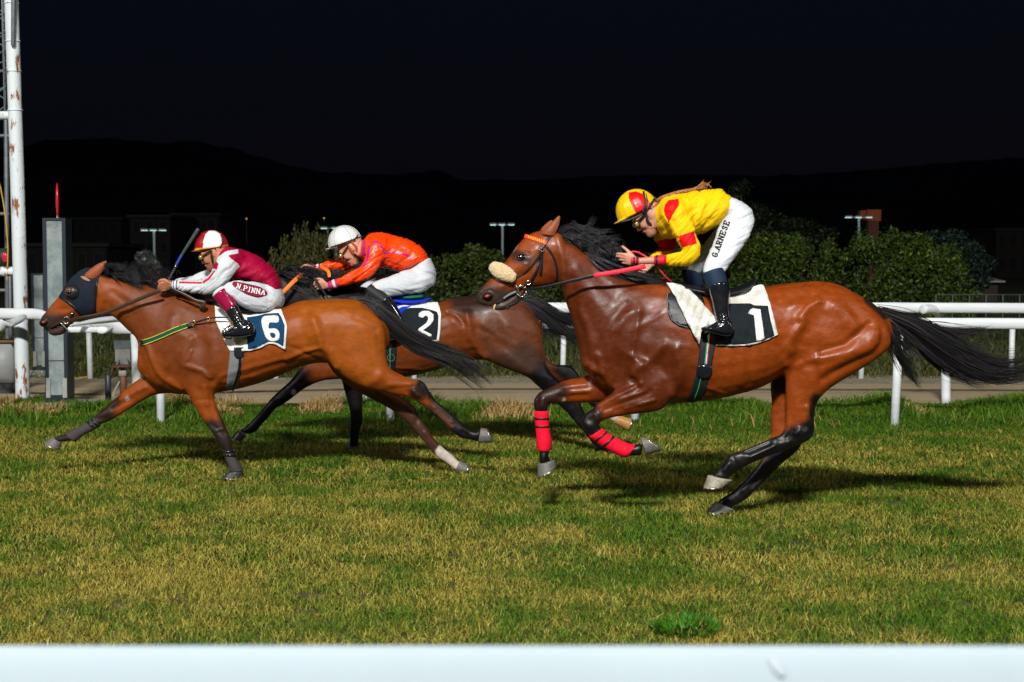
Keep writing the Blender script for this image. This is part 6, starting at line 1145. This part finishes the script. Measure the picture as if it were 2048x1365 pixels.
# ================================================================== hedge, trees and shrubs beyond the track
M_leaf = mat('leaves', vcol=True, rough=.55, spec=.3)
M_bark = mat('bark', (.06, .045, .03), .9, bump=.6, bscale=30)
def foliage(name, blobs, n, size, pal, parent, seed, up=0, holes=.35):
    r = np.random.default_rng(seed); B = np.array(blobs, float); v = B[:, 3] * B[:, 4] * B[:, 5]; k = r.choice(len(B), n, p=v ** .8 / (v ** .8).sum()); b = B[k]
    d = r.normal(0, 1, (n, 3)); d /= np.linalg.norm(d, axis=1)[:, None]; rad = r.random(n) ** .28; wob = 1 + .30 * (vnoise(d[:, 0] * 3 + k * 7, d[:, 2] * 3 + d[:, 1], .5, seed + 1) - .5)
    P = b[:, :3] + d * b[:, 3:6] * (rad * wob)[:, None]; keep = (vnoise(P[:, 0] * 1.0, P[:, 2] * 1.0 + P[:, 1] * .7, size * 3.2, seed + 2) > holes * .8) & (P[:, 2] > .02); P, d = P[keep], d[keep]; n = len(P)
    nr_ = d * .6 + r.normal(0, .7, (n, 3)); nr_[:, 1] -= .25; nr_ /= np.linalg.norm(nr_, axis=1)[:, None]; a = np.cross(nr_, r.normal(0, 1, (n, 3)) + np.array((0, 0, up))); a /= np.linalg.norm(a, axis=1)[:, None]; c = np.cross(nr_, a)
    if up: c = c * .2 + np.array((0, 0, 1)) * up * .6; c /= np.linalg.norm(c, axis=1)[:, None]
    s = size * r.uniform(.5, 1.25, n)[:, None]; V = np.stack([P - c * s, P + a * s * .42, P + c * s, P - a * s * .42], 1).reshape(-1, 3); Fq = (np.arange(n)[:, None] * 4 + np.arange(4)).astype(np.int32)
    u = (r.random(n) * .7 + .3 * vnoise(P[:, 0], P[:, 2], .3, seed + 3))[:, None]; C = np.array(pal[0]) * (1 - u) + np.array(pal[1]) * u; C = np.where(r.random(n)[:, None] < .06, np.array(pal[2]), C)
    return mesh_obj(name, V, Fq, M_leaf, parent, False, np.repeat(C, 4, 0))
def trunk(pts, parent, name='trunk'): return M_obj(name, tube(0, pts, n=3, N=8, world=True), M_bark, parent)
PAL = ((.009, .025, .002), (.058, .098, .005), (.14, .19, .015)); PALM = ((.012, .028, .004), (.060, .090, .008), (.11, .15, .02)); PALD = ((.004, .009, .002), (.014, .025, .005), (.026, .04, .008)); PALB = ((.004, .012, .008), (.012, .032, .020), (.02, .05, .03)); PALY = ((.03, .035, .008), (.11, .105, .022), (.15, .14, .03))
HL = 'bushes of the long hedge behind the rails'
hb = [(880, 527, 50, 33, 'shaded bush at the left end of the hedge, right of the orange jockey'), (930, 515, 46, 33, 'dense hedge bush behind the hindquarters of the number 2 horse'), (990, 500, 52, 33, 'hedge bush under the far lamp post, left of the yellow jockey\'s horse'),
      (1070, 512, 52, 34, 'hedge bush mostly hidden behind the head of the number 1 horse'), (1150, 520, 52, 35, 'dark hedge bush behind the neck of the number 1 horse'), (1235, 522, 52, 35, 'dark hedge bush glimpsed below the yellow jockey\'s hands'), (1320, 515, 52, 35, 'dark hedge bush behind the yellow jockey\'s arms'), (1405, 500, 52, 34, 'hedge bush behind the yellow jockey\'s boots'),
      (1490, 483, 50, 32, 'bright hedge bush just right of the yellow jockey\'s breeches'), (1560, 474, 46, 32, 'tall rounded hedge bush above the number 1 horse\'s back'), (1622, 480, 42, 32, 'hedge bush above the number 1 horse\'s croup'), (1685, 492, 38, 32, 'lowest part of the hedge, a dipped bush left of the far lamp post'),
      (1738, 474, 30, 31.5, 'narrow pointed hedge bush just right of the far lamp post'), (1775, 470, 30, 31.5, 'narrow upright hedge bush with a ragged bright top'), (1822, 478, 42, 31.5, 'broad hedge bush near the right end of the row'), (1880, 512, 44, 31, 'sloping last bush at the right end of the hedge')]
for i, (px, pt, hw, D, lab) in enumerate(hb):
    s_ = D / FP; x = W(px, 600, D).x; top = W(px, pt, D).z; hwm = hw * 1.22 * s_; t = thing('hedge_bush', lab, 'bush', (x, D, 0), HL); r = np.random.default_rng(200 + i)
    bl = [(x + r.uniform(-.35, .35) * hwm, D + r.uniform(-.3, .3), top * .42, hwm * .95, .8, top * .5), (x + r.uniform(-.3, .3) * hwm, D + r.uniform(-.3, .2), top * .25, hwm, .9, top * .3)]
    for q in range(12):
        rr = r.uniform(.09, .30); bl.append((x + r.uniform(-1, 1) * hwm * .85, D + r.uniform(-.5, .4), top - rr * r.uniform(.3, 2.0), rr, rr * 1.2, rr * r.uniform(.9, 1.4)))
    foliage('foliage', bl, int(6600 * hw / 45), .050, PAL if i > 7 else PALM, t, 300 + i)
    trunk([(x, D, -.05, .05), (x + .03, D, top * .5, .03), (x + r.uniform(-.1, .1), D, top * .8, .012)], t)
def tree(px, pt, D, blobs, n, size, pal, label, cat='tree', name='tree', up=0, seed=0, grp=None):
    x = W(px, 600, D).x; top = W(px, pt, D).z; t = thing(name, label, cat, (x, D, 0), grp); bl = [(W(a, 600, D).x, D + e, W(px, b_, D).z, m_of(rx, D), m_of(rx, D), m_of(rz, D)) for a, b_, rx, rz, e in blobs]
    foliage('crown', bl, n, size, pal, t, seed, up); trunk([(x, D, -.05, .10), (x + .05, D, top * .5, .06), (x, D, top * .92, .015)], t)
    for q in (0, 1, 2):
        b_ = bl[q % len(bl)]; trunk([(x + .02, D, top * .35, .04), (b_[0], b_[1], b_[2], .012)], t, 'limb')
    return t
tree(1480, 360, 46, [(1480, 375, 22, 16, 0), (1465, 400, 28, 22, .3), (1500, 430, 45, 26, 0), (1450, 440, 40, 30, -.2), (1560, 455, 45, 26, .3), (1500, 480, 70, 40, 0)], 7000, .07, PALD, 'tall dim tree rising behind the yellow jockey\'s back', seed=401)
tree(1600, 440, 50, [(1600, 455, 35, 20, 0), (1640, 470, 40, 20, 0), (1570, 480, 50, 30, 0)], 3500, .07, PALD, 'dim spreading tree behind the middle of the right-hand hedge', seed=402)
tree(1905, 462, 38, [(1865, 475, 26, 14, 0), (1905, 478, 30, 20, 0), (1935, 500, 34, 20, 0), (1895, 520, 50, 30, 0), (1960, 530, 32, 24, 0), (1930, 560, 50, 30, 0)], 7500, .055, PALB, 'bluish drooping conifer behind the right end of the hedge', seed=403)
tree(600, 450, 36, [(612, 458, 7, 18, 0), (592, 470, 8, 20, 0), (634, 465, 7, 18, .1), (655, 480, 9, 18, 0), (570, 492, 12, 22, 0), (548, 510, 11, 16, 0), (620, 500, 42, 34, 0), (600, 540, 60, 34, 0), (680, 500, 16, 22, 0), (700, 525, 22, 24, 0), (675, 550, 50, 30, 0), (540, 545, 22, 24, 0)], 9000, .05, PALY, 'olive pine shrub with upright candle shoots behind the white-helmeted jockey', 'shrub', 'pine_shrub', up=1.3, seed=404)
tree(760, 505, 40, [(740, 530, 30, 18, 0), (800, 540, 40, 20, 0), (850, 545, 40, 20, 0), (770, 560, 50, 26, 0)], 4500, .06, PALD, 'dark low bushes behind the back of the orange jockey', 'shrub', 'shrub', seed=405)
tree(292, 500, 60, [(292, 515, 20, 13, 0), (300, 525, 20, 12, 0)], 1500, .08, ((.04, .05, .04), (.20, .24, .21), (.8, .85, .8)), 'pale flowering bush in the dark between the hooded horse and the burgundy jockey', 'bush', 'flowering_bush', seed=406)
n = 30000; y = r.uniform(24, 31, n) if False else np.random.default_rng(9).uniform(24, 30.5, n); rr = np.random.default_rng(10); x = (rr.random(n) - .5) * .8 * y; u = rr.random(n)[:, None]
blades('undergrowth', x, y, .22 * rr.uniform(.4, 1.8, n) * vnoise(x, y, 1.0, 77), .03 * rr.uniform(.5, 1.3, n), np.array((.02, .04, .008)) * (1 - u) + np.array((.08, .09, .03)) * u, 1.0, seed=62)

# ------------------------------------------------------------------ wire fence, hut, chimney, lamp posts
M_wire = mat('green_wire', (.05, .07, .05), .5, metal=.3)
Df = 27; t = thing('wire_fence', 'low wire mesh fence at the right edge just above the white rail', 'fence', (W(1950, 600, Df).x, Df, 0)); zt = W(1950, 590, Df).z; xa, xb = W(1872, 590, Df).x, W(2140, 590, Df).x
M_obj('top_rail', wtube([(xa, Df, zt), (xb, Df, zt)], .012), M_wire, t)
for k in range(9): x = xa + (xb - xa) * k / 8; M_obj('post', wtube([(x, Df, -.05), (x, Df, zt)], .018), M_wire, t)
M_obj('mesh_wires', [wtube([(xa + k * .06, Df, .0), (xa + k * .06, Df, zt)], .0025, N=4) for k in range(int((xb - xa) / .06))] + [wtube([(xa, Df, zt * q), (xb, Df, zt * q)], .003, N=4) for q in (.1, .25, .4, .55, .7, .85)], M_wire, t)
Dh = 55; t = thing('hut', 'small hut with a pale corrugated roof at the far right beyond the hedge', 'hut', (W(1975, 600, Dh).x, Dh, 0)); xa, xb = W(1946, 560, Dh).x, W(2004, 560, Dh).x; za, zb = W(0, 562, Dh).z, W(0, 552, Dh).z
M_obj('wall', box(xa + .15, xb - .15, Dh, Dh + 2.4, -.1, za), mat('dark_boards', (.05, .04, .035), .9), t, smooth=False)
Vr = np.array([(xa, Dh - .4, za - .05), (xb, Dh - .4, za - .05), (xb - .1, Dh + 2.6, zb), (xa + .1, Dh + 2.6, zb), (xa, Dh - .4, za), (xb, Dh - .4, za), (xb - .1, Dh + 2.6, zb + .05), (xa + .1, Dh + 2.6, zb + .05)])
mesh_obj('roof', Vr, [(0, 1, 2, 3), (4, 5, 6, 7), (0, 1, 5, 4), (1, 2, 6, 5), (2, 3, 7, 6), (3, 0, 4, 7)], mat('corrugated_roof', (.45, .45, .42), .6, noise=.5, nscale=30, stretch=(6, .2, 1)), t, False)
Dc = 80; cx = W(1744, 500, Dc).x; zc_ = W(1744, 420, Dc).z; t = thing('chimney_stack', 'dark red brick chimney stack beside the far lamp post on the right', 'chimney', (cx, Dc, 0))
M_obj('stack', [box(cx - .27, cx + .27, Dc - .3, Dc + .3, -.1, zc_ - .6)], mat('dark_brick', (.20, .07, .05), .9, noise=.4, nscale=8), t, smooth=False); M_obj('crown', [box(cx - .36, cx + .36, Dc - .4, Dc + .4, zc_ - .6, zc_), box(cx - .72, cx - .40, Dc - .3, Dc + .3, zc_ - .5, zc_ - .05)], mat('red_brick', (.5, .13, .05), .9, noise=.4, nscale=8), t, smooth=False)
M_lampg = mat('lamp_glow', (.8, .9, .9), .4, emit=(.55, .85, .85), estr=1.1); M_lampw = mat('amber_glow', (.9, .5, .1), .4, emit=(1, .45, .08), estr=1.2); M_lpole = mat('lamp_pole_steel', (.42, .52, .52), .5)
for px, pt, hw, lab in ((1005, 450, 22, 'three-headed lamp post standing alone above the hedge left of the yellow jockey\'s horse'), (308, 461, 22, 'three-headed lamp post in front of the dark buildings on the left'), (672, 457, 28, 'three-headed lamp post partly behind the plain white helmet'), (1718, 435, 25, 'three-headed lamp post above the right-hand hedge beside the brick chimney')):
    D = 62; c = W(px, pt, D); t = thing('lamp_post', lab, 'lamp post', (c.x, D, 0), 'lamp posts far beyond the track'); M_obj('pole', wtube([(c.x, D, -.1), (c.x, D, c.z)], .050), M_lpole, t); w_ = m_of(hw, D)
    M_obj('crossarm', wtube([(c.x - w_, D, c.z), (c.x + w_, D, c.z)], .02), M_lpole, t)
    for q in (-.85, -.05, .8): h = M_obj('lamp_head', box(c.x + q * w_ - .14, c.x + q * w_ + .14, D - .12, D + .12, c.z + .01, c.z + .07), M_gst, t, smooth=False); M_obj('lens', box(c.x + q * w_ - .12, c.x + q * w_ + .12, D - .10, D + .10, c.z - .025, c.z + .008), M_lampg, h, smooth=False)
# ------------------------------------------------------------------ dark town and hills
M_winf = mat('window_frame', (.012, .012, .014), .6)
def house(nm, label, pxl, pxr, ptop, D, col, floors, cols_, depth=8):
    xl, xr = W(pxl, 600, D).x, W(pxr, 600, D).x; z = W(0, ptop, D).z; t = thing(nm, label, 'building', ((xl + xr) / 2, D, 0), 'dim buildings beyond the left end'); M_obj('wall', box(xl, xr, D, D + depth, -.2, z), mat('dim_render', col, .9, noise=.3, nscale=2), t, smooth=False)
    M_obj('roof', box(xl - .2, xr + .2, D - .3, D + depth + .2, z + .003, z + .22), mat('roof_slab', (.03, .03, .03), .9), t, smooth=False)
    for i in range(floors):
        for j in range(cols_):
            cx_, cz_ = xl + (xr - xl) * (j + .5) / cols_, z * (i + .55) / floors; ww, wh = min(.7, (xr - xl) / cols_ * .3), min(.8, z / floors * .3)
            f_ = M_obj('window', box(cx_ - ww, cx_ + ww, D - .06, D + .02, cz_ - wh, cz_ + wh), M_winf, t, smooth=False); M_obj('pane', box(cx_ - ww + .08, cx_ + ww - .08, D - .08, D - .063, cz_ - wh + .08, cz_ + wh - .08), mat('dark_pane', (.02, .022, .03), .1), f_, smooth=False)
tree(204, 735, 19.9, [(204, 746, 13, 9, 0), (198, 750, 9, 7, 0), (212, 749, 9, 7, 0)], 900, .022, PAL, 'small round leafy weed beside the sand track, just right of the steel finish post', 'weed', 'leafy_weed', seed=407)
house('apartment_building', 'long low building left of the finish post, barely lit', 50, 215, 494, 88, (.02,.018,.016), 1, 5)
house('apartment_building', 'flat-roofed block behind the far lamp post on the left', 262, 342, 436, 110, (.028,.023,.018), 3, 3)
house('apartment_building', 'taller dim block just left of the burgundy helmet', 350, 440, 432, 120, (.026,.021,.019), 3, 3)
house('apartment_building', 'dark block rising above the hooded horse\'s ears', 150, 245, 440, 130, (.018,.016,.016), 3, 3)
house('apartment_building', 'low pale house at the far right beyond the conifer', 1990, 2060, 462, 120, (.03,.024,.018), 2, 3)
for k_, (px, py, D) in enumerate(((493, 438, 330), (648, 437, 330), (612, 516, 200), (605, 525, 200), (168, 533, 200), (1482, 262, 640), (1519, 183, 700), (523, 133, 760), (712, 430, 380))):
    pass
NL = {(493, 438): 'amber lamp glowing on the dark hillside between the two leading jockeys', (648, 437): 'amber lamp on the hillside above the olive pine shrub', (168, 533): 'orange lamp glowing behind the hooded horse\'s forehead'}
for (px, py), lab in NL.items():
    D = 150 if py < 500 else 90; c = W(px, py, D); t = thing('street_lamp', lab, 'street lamp', (c.x, D, 0)); M_obj('pole', wtube([(c.x, D, -.1), (c.x, D, c.z)], .04, N=6), M_gst, t); M_obj('lamp_head', ellipsoid(tuple(c), (m_of(1.4, D),) * 3), M_lampw, t)
M_hill = mat('night_hills', (.10, .11, .09), 1.0, noise=.5, nscale=.02)
prof = [(-900, 330), (-200, 320), (60, 292), (90, 281), (240, 278), (330, 285), (400, 284), (470, 298), (560, 326), (640, 343), (760, 350), (880, 340), (930, 362), (1100, 360), (1250, 350), (1400, 352), (1600, 350), (1800, 335), (2000, 318), (2300, 300), (3200, 300)]
pp = np.array(prof, float); px_ = np.linspace(-900, 3200, 260); py_ = np.interp(px_, pp[:, 0], pp[:, 1]) + 5 * (vnoise(px_, 0 * px_, 28, 90) - .5) + 2.5 * (vnoise(px_, 0 * px_, 9, 91) - .5)
rows = [(520, 0.0), (560, .25), (620, .55), (700, .82), (800, 1.0), (1000, .6), (1300, .0)]; V = []
for i, (a, b_) in enumerate(zip(px_, py_)):
    top = W(a, b_, 800).z
    for j, (Y, f_) in enumerate(rows): x = (a - CX) / FP * Y; V.append((x, Y, -1 + (top + 1) * f_ + (6 * (vnoise([x], [Y], 40, 92)[0] - .5) if 0 < j < 4 else 0)))
m_ = len(rows); Fh = np.array([(i * m_ + j, (i + 1) * m_ + j, (i + 1) * m_ + j + 1, i * m_ + j + 1) for i in range(len(px_) - 1) for j in range(m_ - 1)], dtype=np.int32)
h_ = mesh_obj('hills', np.array(V), Fh, M_hill); h_['kind'] = 'structure'
# (end)
